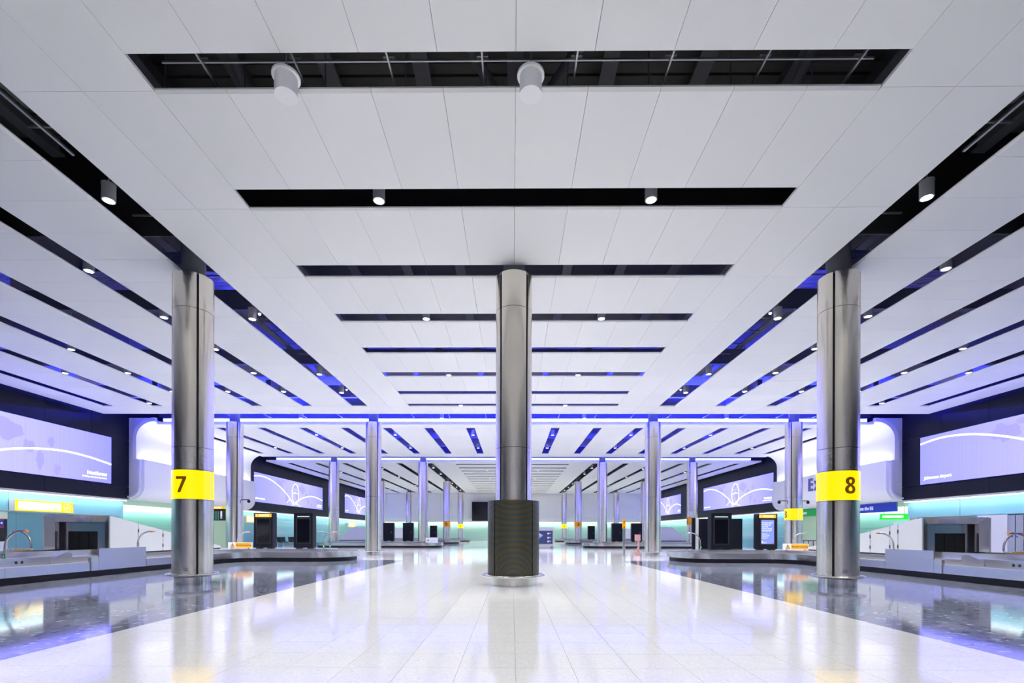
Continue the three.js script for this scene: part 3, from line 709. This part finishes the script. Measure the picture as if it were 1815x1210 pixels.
// two larger white cylinders in the first cross slot
for (const x of [-3.66, 0.24]) {
  const t = thing('pendant_cylinder', x < 0 ? 'white unlit pendant cylinder in the first cross slot, off the hall axis' : 'white unlit pendant cylinder in the first cross slot, on the hall axis', 'pendant', [x, 8.38, 7.68]);
  part(t, 'can', new THREE.CylinderGeometry(0.175, 0.175, 0.28, 40), M.lampWhite, 0, 0.15);
  part(t, 'flange', new THREE.CylinderGeometry(0.215, 0.215, 0.035, 40), M.lampWhite, 0, 0.305);
  part(t, 'diffuser', new THREE.CylinderGeometry(0.172, 0.172, 0.012, 40), M.white, 0, 0.006);
  part(t, 'hanger', new THREE.CylinderGeometry(0.012, 0.012, 2.6, 6), M.lampBody, 0, 1.62);
}

// ================================================================ CAROUSELS
function carousel(plan, label, holes = []) {
  const t = thing('baggage_carousel', label, 'carousel');
  part(t, 'kick_plate', planRing(plan, 0.14, 0.4, 0, 0.2), M.rubber);
  part(t, 'outer_band', planRing(plan, 0, 0.07, 0.2, 0.47), M.steelBand);
  part(t, 'belt', planRing(plan, 0.07, 1.12, 0.36, 0.42), M.belt);
  part(t, 'inner_band', planRing(plan, 1.12, 1.18, 0.36, 0.6), M.steelBand);
  part(t, 'island_top', planRing(plan, 1.18, null, 0.55, 0.6, holes), M.steelPanel);
  return t;
}
const planFront = [[-18.7, 5, 2.2], [-13.4, 5, 2.2], [-13.4, 23.6, 1.3], [-8.3, 23.6, 1.7], [-8.3, 27.6, 1.7], [-18.7, 27.6, 2.2]];
const planBack = (d, tip, len) => [[-19.7, d, 2.1], [tip, d, 1.9], [tip, d + 4.4, 1.9], [-14.5, d + 4.4, 1.2], [-14.5, d + len, 2.1], [-19.7, d + len, 2.1]];
for (const s of [-1, 1]) {
  const side = s < 0 ? 'left' : 'right', num = s < 0 ? 'seven' : 'eight', F = v => (s < 0 ? v : mirrorPlan(v));
  const c1 = carousel(F(planFront), `stainless baggage carousel curving round behind column ${num}`);
  // guards of the near leg
  slab(c1, 'inner_guard', M.steelPanel, s * 14.5, s * 14.62, 0.42, 0.66, 7, 15.35);
  part(c1, 'guard_end', prismDY([[15.0, 0.42], [15.75, 0.42], [15.75, 0.7], [15.68, 0.76], [15.5, 0.76], [15.1, 0.62], [15.0, 0.62]], Math.min(s * 14.48, s * 14.66), Math.max(s * 14.48, s * 14.66)), M.steelPanel);
  for (const d of [13.95, 14.12]) slab(c1, 'guard_slot', M.black, s * 14.485, s * 14.5, 0.49, 0.57, d, d + 0.05);
  slab(c1, 'protection_panel', M.steelPanel, s * 13.37, s * 13.41, 0.2, 0.9, 15.5, 17.5);
  for (const [a, b] of [[7.3, 10], [10, 12.6], [12.6, 15.15], [17.52, 19.6], [19.6, 21.9]]) slab(c1, 'side_cladding', M.steelPanel, s * 13.37, s * 13.4, 0.21, 0.46, a + 0.005, b - 0.005);
  slab(c1, 'panel_post', M.steelBand, s * 13.36, s * 13.46, 0.2, 0.62, 15.2, 15.48);
  slab(c1, 'infeed_side', M.steelBand, s * 15.3, s * 15.36, 0.55, 0.8, 9, 17.8);
  slab(c1, 'infeed_belt', M.belt, s * 15.36, s * 16.7, 0.6, 0.72, 9, 17.8);
  slab(c1, 'infeed_side', M.steelBand, s * 16.7, s * 16.76, 0.55, 0.8, 9, 17.7);
  carousel(F(planBack(46.6, -7.05, 16)), `second ${side} baggage carousel with two columns rising from its island`, [-9, -18].map(x => [s < 0 ? x : -x, ROWS[2], 0.62]));
  carousel(F(planBack(64.3, -7.2, 14)), `third ${side} baggage carousel beneath the orange numbered column`, [-9, -18].map(x => [s < 0 ? x : -x, ROWS[3], 0.62]));
  carousel(F([[-19.7, 82, 1.5], [-7.3, 82, 1.5], [-7.3, 86.3, 1.5], [-19.7, 86.3, 1.5]]), `farthest ${side} baggage carousel before the green glass`, [-9, -18].map(x => [s < 0 ? x : -x, ROWS[4], 0.62]));

  // ---------------- infeed tunnel of the front carousel
  const tu = thing('infeed_tunnel', `white sided baggage infeed tunnel with steel mouth behind column ${num}`, 'tunnel');
  const xi = 14.9, xo = 17.4, d0 = 17.75, base = 0.6, top = 2.05;
  // mitred steel frame, bevelled inwards
  const bevel = (pts, name) => { // outer edge p0-p1 at the front, inner edge p2-p3 set back
    const g = new THREE.BufferGeometry(), v = pts.map((p, i) => [s * p[0], p[1], -(d0 + (i > 1 ? 0.14 : 0))]), bk = pts.map(p => [s * p[0], p[1], -(d0 + 0.3)]);
    const q = [...v, ...bk], idx = [[0, 1, 2, 3], [4, 7, 6, 5], [0, 4, 5, 1], [2, 6, 7, 3], [1, 5, 6, 2], [0, 3, 7, 4]].flatMap(f => [f[0], f[1], f[2], f[0], f[2], f[3]]);
    g.setAttribute('position', new THREE.Float32BufferAttribute(q.flat(), 3)); const [p0, p1, p2] = v.slice(0, 3).map(p => new THREE.Vector3(...p));
    if (p1.sub(p0).cross(p2.sub(p0)).z < 0) for (let i = 0; i < idx.length; i += 3) [idx[i], idx[i + 1]] = [idx[i + 1], idx[i]];
    g.setIndex(idx);
    const n = g.toNonIndexed(); n.computeVertexNormals(); part(tu, name, n, M.steelBand);
  };
  const fw = 0.25, fh = 0.24;
  const fi = xi + 0.06, fo = xo - 0.06;
  bevel([[fi, base], [fi, top], [fi + fw, top - fh], [fi + fw, base]], 'mouth_frame');
  bevel([[fo, base], [fo, top], [fo - fw, top - fh], [fo - fw, base]], 'mouth_frame');
  bevel([[fi, top], [fo, top], [fo - fw, top - fh], [fi + fw, top - fh]], 'mouth_frame');
  const db = d0 + 0.45, c0 = xi + 0.85, ce = xi + 1.98, ct = 1.46;
  slab(tu, 'mouth_back', M.steelPanel, s * (xi + 0.1), s * (xo - 0.1), ct, top - 0.1, db, db + 0.04);
  slab(tu, 'mouth_back', M.steelPanel, s * (xi + 0.1), s * c0, base, ct, db, db + 0.04);
  slab(tu, 'mouth_back', M.steelPanel, s * ce, s * (xo - 0.1), base, ct, db, db + 0.04);
  for (let k = 0; k < 6; k++) { const w = (ce - c0) / 6; slab(tu, 'curtain_strip', M.curtain, s * (c0 + w * k + 0.003), s * (c0 + w * (k + 1) - 0.003), 0.73, ct, db + 0.01 + 0.012 * (k % 2), db + 0.022 + 0.012 * (k % 2)); }
  slab(tu, 'curtain_back', M.black, s * (c0 - 0.1), s * (ce + 0.1), base, ct + 0.1, db + 0.1, db + 0.14);
  // sloping white side panels with black hinges
  const end = 24.55, hTop = d => top - 0.02 - (d - d0) * 0.188, seams = s < 0 ? [d0 - 0.01, 19.1, 20.45, 21.8, 23.2, end] : [d0 - 0.01, 18.85, 19.25, 20.3, 21.8, 23.2, end];
  for (let i = 0; i < seams.length - 1; i++) {
    const a = seams[i] + 0.015, b = seams[i + 1] - 0.015, yb = Math.max(0.66, 0);
    for (const [x0, x1] of [[xi, xi + 0.05], [xo - 0.05, xo]]) {
      const p = part(tu, 'side_panel', prismDY([[a, yb], [b, yb], [b, Math.max(0.7, hTop(b))], [a, hTop(a)]], Math.min(s * x0, s * x1), Math.max(s * x0, s * x1)), M.coldWhite);
      if (x0 === xi && i > 0 && i < 4) for (const y of [0.25, 0.75]) { const hy = 0.66 + (hTop(a) - 0.66) * y; slab(p, 'hinge', M.black, s * (xi - 0.012), s * (xi + 0.03), hy - 0.07, hy + 0.07, a - 0.04, a + 0.01); }
    }
  }
  part(tu, 'top_panel', prismDY([[d0 + 0.3, top - 0.05], [end, hTop(end) - 0.03], [end, hTop(end) - 0.08], [d0 + 0.3, top - 0.1]], Math.min(s * (xi + 0.05), s * (xo - 0.05)), Math.max(s * (xi + 0.05), s * (xo - 0.05))), M.coldWhite);
  slab(tu, 'base_skirt', M.black, s * (xi + 0.03), s * (xi + 0.07), 0.6, 0.66, d0 + 0.05, end);

  // ---------------- white wedges of the carousels further back
  for (const [d, lab] of [[51.4, 'second'], [69.2, 'third']]) {
    const w = thing('infeed_wedge', `sloping white infeed housing on the ${lab} ${side} carousel`, 'housing');
    part(w, 'housing', prismXY([[18.4, 0.62], [18.4, 1.0], [16.9, 2.1], [15.4, 2.1], [15.4, 0.62]].map(p => [s * p[0], p[1]]), d, d + 4.5, 0.2), M.white);
    part(w, 'base_skirt', prismXY([[18.42, 0.6], [18.42, 0.68], [15.38, 0.68], [15.38, 0.6]].map(p => [s * p[0], p[1]]), d - 0.02, d + 4.52, 0.2), M.rubber);
  }
}
// ================================================================ THINGS ON THE CAROUSELS
const arcGeo = (() => {
  const pts = [new THREE.Vector3(0, 0, 0), new THREE.Vector3(0, 0.2, 0), new THREE.Vector3(0, 0.36, 0)];
  for (let i = 1; i <= 10; i++) { const a = i / 10 * Q; pts.push(new THREE.Vector3(0.5 * (1 - Math.cos(a)), 0.36 + 0.5 * Math.sin(a), 0)); }
  pts.push(new THREE.Vector3(0.62, 0.86, 0));
  return new THREE.TubeGeometry(new THREE.CatmullRomCurve3(pts), 40, 0.032, 12, false);
})();
const tipGeo = new THREE.CylinderGeometry(0.034, 0.034, 0.06, 12).rotateZ(Q), footGeo = new THREE.CylinderGeometry(0.06, 0.06, 0.02, 16);
function arcPost(x, y, d, dir, label, group, tagged) {
  const t = thing('arc_post', label, 'post', [x, y, d], dir > 0 ? 0 : Math.PI, group);
  part(t, 'tube', arcGeo, M.steelBright); part(t, 'tip', tipGeo, M.orangeTip, 0.64, 0.86); part(t, 'foot', footGeo, M.steelBright, 0, 0.01);
  const plate = part(t, 'green_label', box(0.1, 0.12, 0.015), M.green, 0, 0.12, -0.036 * (dir > 0 ? 1 : -1));
  part(plate, 'white_arrow', box(0.03, 0.07, 0.004), M.white, 0, 0, -0.008 * (dir > 0 ? 1 : -1));
}
const warnTexture = canvasTexture(1024, 240, (c, w, h) => {
  c.fillStyle = '#d9d9e0'; c.fillRect(0, 0, w, h);
  c.fillStyle = '#f2a200'; c.fillRect(320, 22, w - 340, h - 44);
  c.fillStyle = '#1c1204'; c.font = 'bold 92px sans-serif'; c.fillText('Reclaim starting', 350, 152, 640);
  c.strokeStyle = '#20160a'; c.lineWidth = 16; c.lineJoin = 'round'; c.fillStyle = '#f2a200';
  c.beginPath(); c.moveTo(190, 40); c.lineTo(276, 200); c.lineTo(104, 200); c.closePath(); c.fill(); c.stroke();
  c.fillStyle = '#20160a'; c.fillRect(182, 92, 16, 56); c.fillRect(182, 162, 16, 16);
});
M.warn = std({ map: warnTexture, roughness: 0.4 });
function warningSign(x, y, d, w, label, turn = 0) {
  const t = thing('warning_sign', label, 'sign', [x, y, d], turn), h = w * 0.235;
  part(t, 'board', new THREE.BoxGeometry(w, h, 0.06), [M.lilac, M.lilac, M.lilac, M.lilac, M.warn, M.lilac], 0, h / 2 + 0.03);
  for (const k of [-1, 1]) part(t, 'foot', box(0.05, 0.03, 0.1), M.totem, k * w * 0.35, 0.015);
}
const headTexture = canvasTexture(512, 64, (c, w, h) => { c.fillStyle = '#ffb400'; c.fillRect(0, 0, w, h); c.fillStyle = '#fff2a8'; c.fillRect(110, 14, 330, 36); c.fillStyle = '#fff8d8'; c.beginPath(); c.arc(46, 32, 18, 0, 7); c.fill(); c.fillStyle = '#d88a00'; c.fillRect(42, 20, 8, 24); });
M.head = glow(lin(1, 1, 1), 1.0, headTexture);
const noticeTexture = canvasTexture(512, 840, (c, w, h) => {
  c.fillStyle = '#7f93e8'; c.fillRect(0, 0, w, h); c.fillStyle = '#ffffff'; c.font = 'bold 66px sans-serif';
  ['Are you aware', 'of what you', 'can and', 'cannot bring', 'into the UK?'].forEach((l, i) => c.fillText(l, 20, 120 + i * 70, 480));
  c.font = 'bold 30px sans-serif';
  ['Please read the', 'notices in the baggage', 'reclaim area or ask', 'a member of staff', 'for information'].forEach((l, i) => c.fillText(l, 20, 500 + i * 38, 460));
  c.fillRect(20, 740, 40, 40); c.fillRect(20, 796, 200, 18); c.fillStyle = '#e0306a'; c.fillRect(440, 790, 60, 30);
});
M.notice = glow(lin(1, 1, 1), 1.0, noticeTexture);
M.ledge = glow(lin(0.7, 0.95, 0.9), 0.7);
function totem(x, y, d, label, { head, lit, w = 0.95, h = 1.86, turn = 0, back = false, group } = {}) {
  const t = thing('display_totem', label, 'screen', [x, y, d], turn, group);
  part(t, 'body', box(w, h - 0.04, 0.42), M.totem, 0, 0.04 + (h - 0.04) / 2);
  part(t, 'side_trim', box(0.03, h - 0.06, 0.44), M.navy, w / 2 + 0.01, 0.05 + (h - 0.06) / 2); part(t, 'side_trim', box(0.03, h - 0.06, 0.44), M.navy, -w / 2 - 0.01, 0.05 + (h - 0.06) / 2);
  for (const k of [-1, 1]) part(t, 'foot', box(0.2, 0.04, 0.4), M.black, k * w * 0.32, 0.02);
  if (back) { part(t, 'handle', box(0.04, 0.1, 0.03), M.channel, w * 0.3, h * 0.48, -0.22); if (head) part(t, 'header_light', box(w * 0.94, 0.16, 0.3), M.head, 0, h - 0.05, 0); else part(t, 'header_strip', box(w * 0.8, 0.05, 0.02), M.navy, 0, h - 0.16, -0.22); return t; }
  part(t, 'bezel', box(w * 0.8, h * 0.72, 0.02), M.black, 0, h * 0.5, -0.215);
  part(t, 'screen', box(w * 0.68, h * 0.66, 0.02), lit ? M.notice : M.screenOff, 0, h * 0.5, -0.225);
  if (head) part(t, 'header_sign', box(w * 0.9, h * 0.095, 0.03), M.head, 0, h * 0.93, -0.215);
  else part(t, 'header_strip', box(w * 0.66, 0.045, 0.02), M.ledge, 0, h * 0.9, -0.215);
  return t;
}
// front left carousel
totem(-13.05, 0.6, 25.4, 'black totem screen with yellow header on the left front carousel', { head: true });
totem(-10.95, 0.6, 25.4, 'black totem screen with pale strip, no yellow header, on left front carousel');
warningSign(-14.05, 0.6, 24.82, 1.25, 'orange Reclaim starting sign with warning triangle on left front carousel');
warningSign(-17.3, 0.6, 16.8, 0.9, 'orange Reclaim starting sign beside the left infeed tunnel mouth');
arcPost(-14.75, 0.6, 13.9, 1, 'arched steel post with orange tip beside slotted guard of left front carousel');
arcPost(-17.3, 0.6, 17.2, -1, 'arched steel post leaning to wall beside left tunnel mouth');
arcPost(-14.62, 0.6, 18.7, 1, 'arched steel post behind the protection panel of left front carousel');
arcPost(-14.7, 0.6, 25.7, 1, 'arched steel post behind the Reclaim starting sign on left front carousel');
arcPost(-9.95, 0.6, 25.4, 1, 'arched steel post at the tip of left front carousel');
arcPost(-9.95, 0.6, 26.3, -1, 'arched steel post on far side of left front carousel tip');
// front right carousel
totem(10.65, 0.6, 25.0, 'black totem with pale strip standing before dark partition on right front carousel', { w: 1.0, h: 1.88 });
totem(13.1, 0.6, 25.2, 'black totem with lit blue notice and yellow header on right front carousel', { head: true, lit: true });
{
  const t = thing('partition_screen', 'wide dark navy partition with pale edge behind right totem', 'partition', [11.15, 0.6, 26.1]);
  part(t, 'panel', box(2.35, 1.62, 0.08), M.totem, 0, 0.83); part(t, 'edge_post', box(0.14, 1.66, 0.3), M.coldWhite, -1.28, 0.83); part(t, 'edge_strip', box(0.16, 1.68, 0.12), M.navy, -1.43, 0.84); part(t, 'foot_rail', box(2.3, 0.03, 0.2), M.black, 0, 0.015);
}
warningSign(14.4, 0.6, 24.75, 1.3, 'orange Reclaim starting sign with warning triangle on right front carousel');
warningSign(17.3, 0.6, 16.8, 0.9, 'orange Reclaim starting sign beside the right infeed tunnel mouth');
arcPost(14.75, 0.6, 13.9, -1, 'arched steel post with orange tip beside slotted guard of right front carousel');
arcPost(17.3, 0.6, 17.2, 1, 'arched steel post leaning to wall beside right tunnel mouth');
arcPost(14.62, 0.6, 18.7, -1, 'arched steel post behind the protection panel of right front carousel');
arcPost(14.75, 0.6, 25.6, 1, 'arched steel post behind the Reclaim starting sign on right front carousel');
arcPost(9.75, 0.6, 25.2, -1, 'arched steel post at the tip of right front carousel');
// carousels further back
for (const s of [-1, 1]) {
  const side = s < 0 ? 'left' : 'right';
  totem(s * 12.4, 0.6, 48.5, `black totem back with glowing yellow top on second ${side} carousel`, { back: true, head: true, w: 1.0 });
  totem(s * 10.45, 0.6, 48.5, `plain black totem back without yellow top on second ${side} carousel`, { back: true, w: 1.0 });
  totem(s * 10.8, 0.6, 66.3, `small black totem with yellow top on third ${side} carousel`, { back: true, head: true, w: 0.9 });
  for (const [x, d] of [[14.0, 49.2], [12.4, 66.4]]) arcPost(s * x, 0.6, d, -s, `arched steel post on the ${d < 50 ? 'second' : 'third'} ${side} carousel`);
  const b = thing('waste_bin', `small orange edged box beside totem on second ${side} carousel`, 'box', [s * 13.4, 0.6, 47.95]);
  part(b, 'body', box(0.3, 0.42, 0.25), M.orange, 0, 0.21); part(b, 'label_plate', box(0.2, 0.16, 0.01), M.white, 0, 0.25, -0.13);
}
{
  const t = thing('info_box', 'white box with purple top edge on tip of second left carousel', 'box', [-7.9, 0.47, 47.4]);
  part(t, 'body', box(1.15, 0.52, 0.4), M.white, 0, 0.26); part(t, 'top_edge', box(1.17, 0.04, 0.42), M.purple, 0, 0.54); part(t, 'logo', box(0.12, 0.16, 0.01), M.letterBlue, -0.35, 0.26, -0.205);
}
// ================================================================ SIGNS AND FITTINGS ALONG THE WALLS
const trolleys = glow(lin(1, 1, 1), 1.5, trolleySignTexture('Trolleys \u2197'));
function wallSign(s, d0, d1, y0, y1, m, label, name = 'wall_sign', out = 0.3) {
  const t = thing(name, label, 'sign', [s * (26.3 - out / 2), 0, (d0 + d1) / 2], -s * Q);
  part(t, 'face', new THREE.BoxGeometry(d1 - d0, y1 - y0, 0.04), [M.lilac, M.lilac, M.lilac, M.lilac, m, M.lilac], 0, (y0 + y1) / 2, -out / 2);
  part(t, 'case', box(d1 - d0 + 0.14, y1 - y0, out - 0.05), M.lilac, 0.06, (y0 + y1) / 2, 0);
  return t;
}
wallSign(-1, 25.0, 28.35, 2.55, 3.14, trolleys, 'yellow lit Trolleys sign on left wall above the front tunnel');
wallSign(-1, 47.0, 49.6, 2.45, 3.1, trolleys, 'yellow lit Trolleys sign just past the left bulkhead');
wallSign(-1, 76.5, 80, 2.4, 3.1, trolleys, 'small yellow lit sign far down the left wall');
wallSign(1, 66.5, 69, 2.4, 3.1, trolleys, 'small yellow lit sign far down the right wall');
// doorway with small posters on the left, service door on the right
{
  const w = sideWall[-1];
  slab(w, 'door_recess', M.black, -26.36, -26.4, 0.95, 2.1, 24.5, 24.98); slab(w, 'door_recess', M.lilac, -26.34, -26.4, 0, 0.93, 24.5, 24.98); slab(w, 'door_recess', M.paleGreen, -26.34, -26.4, 2.12, 2.5, 24.5, 24.98);
  const t = thing('small_poster', 'small red and blue poster in the narrow dark recess, left wall', 'poster', [-26.34, 1.7, 24.65], Q);
  part(t, 'sheet', box(0.26, 0.34, 0.02), M.blueSign, 0, 0.17); part(t, 'red_edge', box(0.26, 0.05, 0.022), M.red, 0, 0.36); part(t, 'red_edge', box(0.26, 0.05, 0.022), M.red, 0, -0.02); part(t, 'white_mark', box(0.1, 0.1, 0.024), M.white, 0.02, 0.19);
  const d = structure('door_1', 'steel service door in the lilac panel of the right wall'); d.userData.category = 'door';
  slab(d, 'leaf', M.steelPanel, 26.28, 26.36, 0.02, 2.45, 25.12, 25.92); slab(d, 'seam', M.black, 26.27, 26.29, 0.02, 2.45, 25.51, 25.53);
  for (const q of [25.4, 25.64]) slab(d, 'lock', M.blueSign, 26.26, 26.28, 1.28, 1.34, q, q + 0.05);
  const s1 = thing('exit_plate', 'small green exit plate on the lilac panel of right wall', 'sign', [26.28, 1.42, 24.72], -Q); part(s1, 'plate', box(0.3, 0.26, 0.02), M.green, 0, 0.13); part(s1, 'pictogram', box(0.1, 0.16, 0.024), M.white, 0.05, 0.13);
  const s2 = thing('notice_plate', 'small white notice beside green exit plate on right wall', 'sign', [26.28, 1.42, 24.3], -Q); part(s2, 'plate', box(0.32, 0.3, 0.02), M.white, 0, 0.15); part(s2, 'red_mark', box(0.1, 0.05, 0.024), M.red, 0, 0.18);
}
// right bulkhead: Exit lettering, blue and green passage signs, lit exit sign
const font = await new FontLoader().loadAsync('fonts/droid/droid_sans_bold.typeface.json');
{
  const t = thing('exit_lettering', 'large blue Exit letters on the belly of the right bulkhead', 'lettering', [24.81, 5.0, 40.9], -Q);
  let x = 0;
  for (const ch of 'Exit') { const g = new TextGeometry(ch, { font, size: 1.05, depth: 0.05, curveSegments: 6, bevelEnabled: false }); g.computeBoundingBox(); part(t, 'letter', g, M.letterBlue, x, 0, 0.02); x += g.boundingBox.max.x + 0.14; }
  const txt = (s, bg, ring) => canvasTexture(1024, 96, (c, w, h) => {
    c.fillStyle = bg; c.fillRect(0, 0, w, h); c.fillStyle = '#fff'; c.font = 'bold 52px sans-serif'; c.fillText(s, 130, 66);
    if (ring) { c.fillStyle = '#ffe9a0'; for (let i = 0; i < 12; i++) { c.beginPath(); c.arc(70 + 30 * Math.cos(i / 12 * 6.283), 48 + 30 * Math.sin(i / 12 * 6.283), 5, 0, 7); c.fill(); } }
    else { c.strokeStyle = '#fff'; c.lineWidth = 6; c.strokeRect(36, 22, 52, 52); }
  });
  const long = (d0, d1, tex, label) => {
    const o = thing('overhead_sign', label, 'sign', [25.8, 0, (d0 + d1) / 2], -Q);
    part(o, 'face', new THREE.BoxGeometry(d1 - d0, 0.62, 0.12), [M.blueSign, M.blueSign, M.blueSign, M.blueSign, std({ map: tex, emissive: 0xffffff, emissiveMap: tex, emissiveIntensity: 0.35, roughness: 0.4 }), M.blueSign], 0, 3.28, 0);
    for (const k of [-0.4, 0, 0.4]) part(o, 'bracket', box(0.05, 0.06, 0.05), M.totem, k * (d1 - d0), 3.595, 0);
  };
  long(32.7, 38.1, txt('Arrivals from the EU', '#0a2a9c', true), 'blue Arrivals from the EU sign under the right bulkhead');
  long(40.2, 45.8, txt('Nothing to declare', '#0c8a3c', false), 'green Nothing to declare sign under the right bulkhead');
  const e = thing('exit_sign', 'hanging green lit exit sign in the right passage', 'sign', [28.6, 0, 36.5], -0.5);
  const gt = canvasTexture(256, 80, (c, w, h) => { c.fillStyle = '#12e02a'; c.fillRect(0, 0, w, h); c.fillStyle = '#f2fff2'; c.fillRect(20, 22, 190, 34); });
  part(e, 'face', new THREE.BoxGeometry(1.7, 0.42, 0.1), [M.green, M.green, M.green, M.green, glow(lin(1, 1, 1), 1.1, gt), M.green], 0, 2.75); for (const k of [-0.6, 0.6]) part(e, 'rod', box(0.03, 0.6, 0.03), M.totem, k, 3.26);
  // white door frames deep in the right passage
  for (const d of [36.2, 39.4]) {
    const o = thing('door_frame', d < 38 ? 'nearer pale door frame in the right passage wall' : 'deeper pale door frame in the right passage wall', 'door', [31.45, 0, d], -Q);
    part(o, 'jamb', box(0.16, 2.2, 0.12), M.lilac, -0.8, 1.1); part(o, 'jamb', box(0.16, 2.2, 0.12), M.lilac, 0.8, 1.1); part(o, 'head', box(1.76, 0.16, 0.12), M.lilac, 0, 2.2); part(o, 'leaf', box(1.44, 2.1, 0.05), M.coldWhite, 0, 1.05, 0.02);
  }
  // purple barrier
  const p = thing('purple_barrier', 'purple tubular barrier with red corners in the right passage', 'barrier', [21.6, 0, 35.2], -0.3);
  for (const k of [-0.75, -0.45, -0.15, 0.15, 0.45, 0.75]) part(p, 'upright', new THREE.CylinderGeometry(0.03, 0.03, 0.86, 8), M.purple, k, 0.5);
  part(p, 'top_rail', box(1.6, 0.07, 0.07), M.purple, 0, 0.95); part(p, 'bottom_rail', box(1.6, 0.07, 0.07), M.purple, 0, 0.12); for (const k of [-0.75, 0.75]) { part(p, 'corner_pad', box(0.16, 0.16, 0.1), M.red, k, 0.93, -0.01); part(p, 'wheel', new THREE.CylinderGeometry(0.06, 0.06, 0.05, 12).rotateX(Q), M.rubber, k, 0.06); }
}
// left: arrivals monitor under the bulkhead
{
  const tex = canvasTexture(512, 256, (c, w, h) => { c.fillStyle = '#0a1a20'; c.fillRect(0, 0, w, h); for (let i = 0; i < 9; i++) { c.fillStyle = '#3f8f84'; c.fillRect(14 + i * 44, 14, 20, h - 30); } c.fillStyle = '#dfeaff'; c.fillRect(420, 10, 34, 200); c.fillStyle = '#e66a9a'; c.fillRect(426, 160, 24, 40); });
  const o = thing('arrivals_monitor', 'hanging dark monitor with yellow top strip under left bulkhead', 'screen', [-25.05, 0, 40.2], 0);
  part(o, 'case', box(2.3, 1.0, 0.16), M.totem, 0, 2.93); part(o, 'screen', new THREE.BoxGeometry(2.16, 0.8, 0.02), [M.totem, M.totem, M.totem, M.totem, glow(lin(1, 1, 1), 0.8, tex), M.totem], 0, 2.85, -0.085); part(o, 'header_sign', box(2.2, 0.22, 0.12), M.head, 0, 3.5, -0.02); for (const k of [-0.7, -0.25]) part(o, 'rod', box(0.04, 0.4, 0.04), M.totem, k, 3.7, 0.04);
}
// benches by the left glass
for (let k = 0; k < 2; k++) {
  const o = thing('bench', k ? 'farther black beam seat from the left bulkhead, by the glass wall' : 'black beam seat nearest the left bulkhead, by the glass wall', 'bench', [-24.9, 0, 52.4 + k * 2.6], Q, 'bench seats by the left glass wall');
  for (let i = 0; i < 3; i++) { part(o, 'seat', box(0.55, 0.06, 0.5), M.totem, -0.62 + i * 0.62, 0.44, 0); const b = part(o, 'backrest', box(0.55, 0.5, 0.05), M.totem, -0.62 + i * 0.62, 0.72, 0.25); b.rotation.x = -0.15; }
  part(o, 'beam', box(1.9, 0.06, 0.08), M.steelBright, 0, 0.38); for (const q of [-0.7, 0.7]) part(o, 'leg', box(0.06, 0.38, 0.5), M.steelBright, q, 0.19);
}
// ================================================================ AISLE FURNITURE
{
  const o = thing('wall_display', 'large black display tilted forward on the far wall', 'screen', [-3.6, 0, 88.9]);
  const b = part(o, 'case', box(7.6, 3.5, 0.3), M.totem, 0, 5.45); b.rotation.x = 0.14;
  const sc = part(b, 'screen', box(7.2, 3.1, 0.04), M.screenOff, 0, 0, -0.15); for (const k of [-2, 2]) part(o, 'bracket', box(0.2, 0.3, 0.8), M.totem, k, 6.2, 0.45);
  const st = canvasTexture(512, 400, (c, w, h) => {
    c.fillStyle = '#2d3878'; c.fillRect(0, 0, w, h); c.save(); c.translate(200, 190); c.rotate(0.75); c.fillStyle = '#8fa4e0'; c.fillRect(-60, -110, 110, 130); c.fillStyle = '#cdd8f8'; c.fillRect(-30, -90, 34, 34); c.fillStyle = '#5f78c0'; c.fillRect(-34, 20, 56, 130); c.restore();
    c.fillStyle = '#e8ecff'; [60, 190, 300].forEach(y => { c.fillRect(400, y, 30, 50); c.fillRect(440, y + 8, 36, 10); c.fillRect(440, y + 26, 26, 8); });
  });
  const s = thing('info_stand', 'white info stand with blue screen standing mid aisle behind woven sleeve', 'stand', [2.55, 0, 46.4]);
  part(s, 'panel', box(2.8, 2.0, 0.25), M.coldWhite, 0, 1.02); part(s, 'screen', new THREE.BoxGeometry(2.3, 1.25, 0.03), [M.navy, M.navy, M.navy, M.navy, glow(lin(1, 1, 1), 0.75, st), M.navy], 0.15, 1.06, -0.13); part(s, 'foot', box(2.6, 0.04, 0.6), M.channel, 0, 0.02);
  part(s, 'plate', box(0.22, 0.07, 0.01), M.navy, 1.2, 0.12, -0.13);
  const pt = canvasTexture(64, 256, (c, w, h) => { c.fillStyle = '#ffb000'; c.fillRect(0, 0, w, h); c.fillStyle = '#2a1c06'; c.fillRect(26, 30, 12, 60); c.fillRect(20, 110, 24, 10); c.beginPath(); c.arc(32, 215, 15, 0, 7); c.fill(); });
  const m = thing('marker_post', 'steel marker post with narrow orange top sign on aisle edge', 'post', [7.15, 0, 31.1]);
  part(m, 'pole', new THREE.CylinderGeometry(0.09, 0.09, 1.75, 20), M.steelBright, 0, 0.88); part(m, 'sign', new THREE.BoxGeometry(0.2, 0.55, 0.1), std({ map: pt, roughness: 0.4 }), 0, 2.03); part(m, 'base', new THREE.CylinderGeometry(0.2, 0.2, 0.02, 24), M.steelBright, 0, 0.01);
  const k = thing('pink_stand', 'pink stand with box head beside plain column and marker post', 'stand', [8.15, 0, 31.6]);
  part(k, 'post', box(0.1, 1.3, 0.08), M.pink, 0.06, 0.7); part(k, 'head', box(0.34, 0.42, 0.16), M.pink, 0, 1.16); const f = part(k, 'foot', box(0.34, 0.26, 0.4), M.pink, -0.06, 0.13);
  part(k, 'brace', box(0.06, 0.5, 0.06), M.pink, -0.02, 0.42).rotation.z = -0.3;
}

// ---------------------------------------------------------------- shadows on for all
scene.traverse(o => { if (o.isMesh) { o.castShadow = true; o.receiveShadow = true; } if (o.isSpotLight) o.castShadow = true; });
renderer.render(scene, camera);
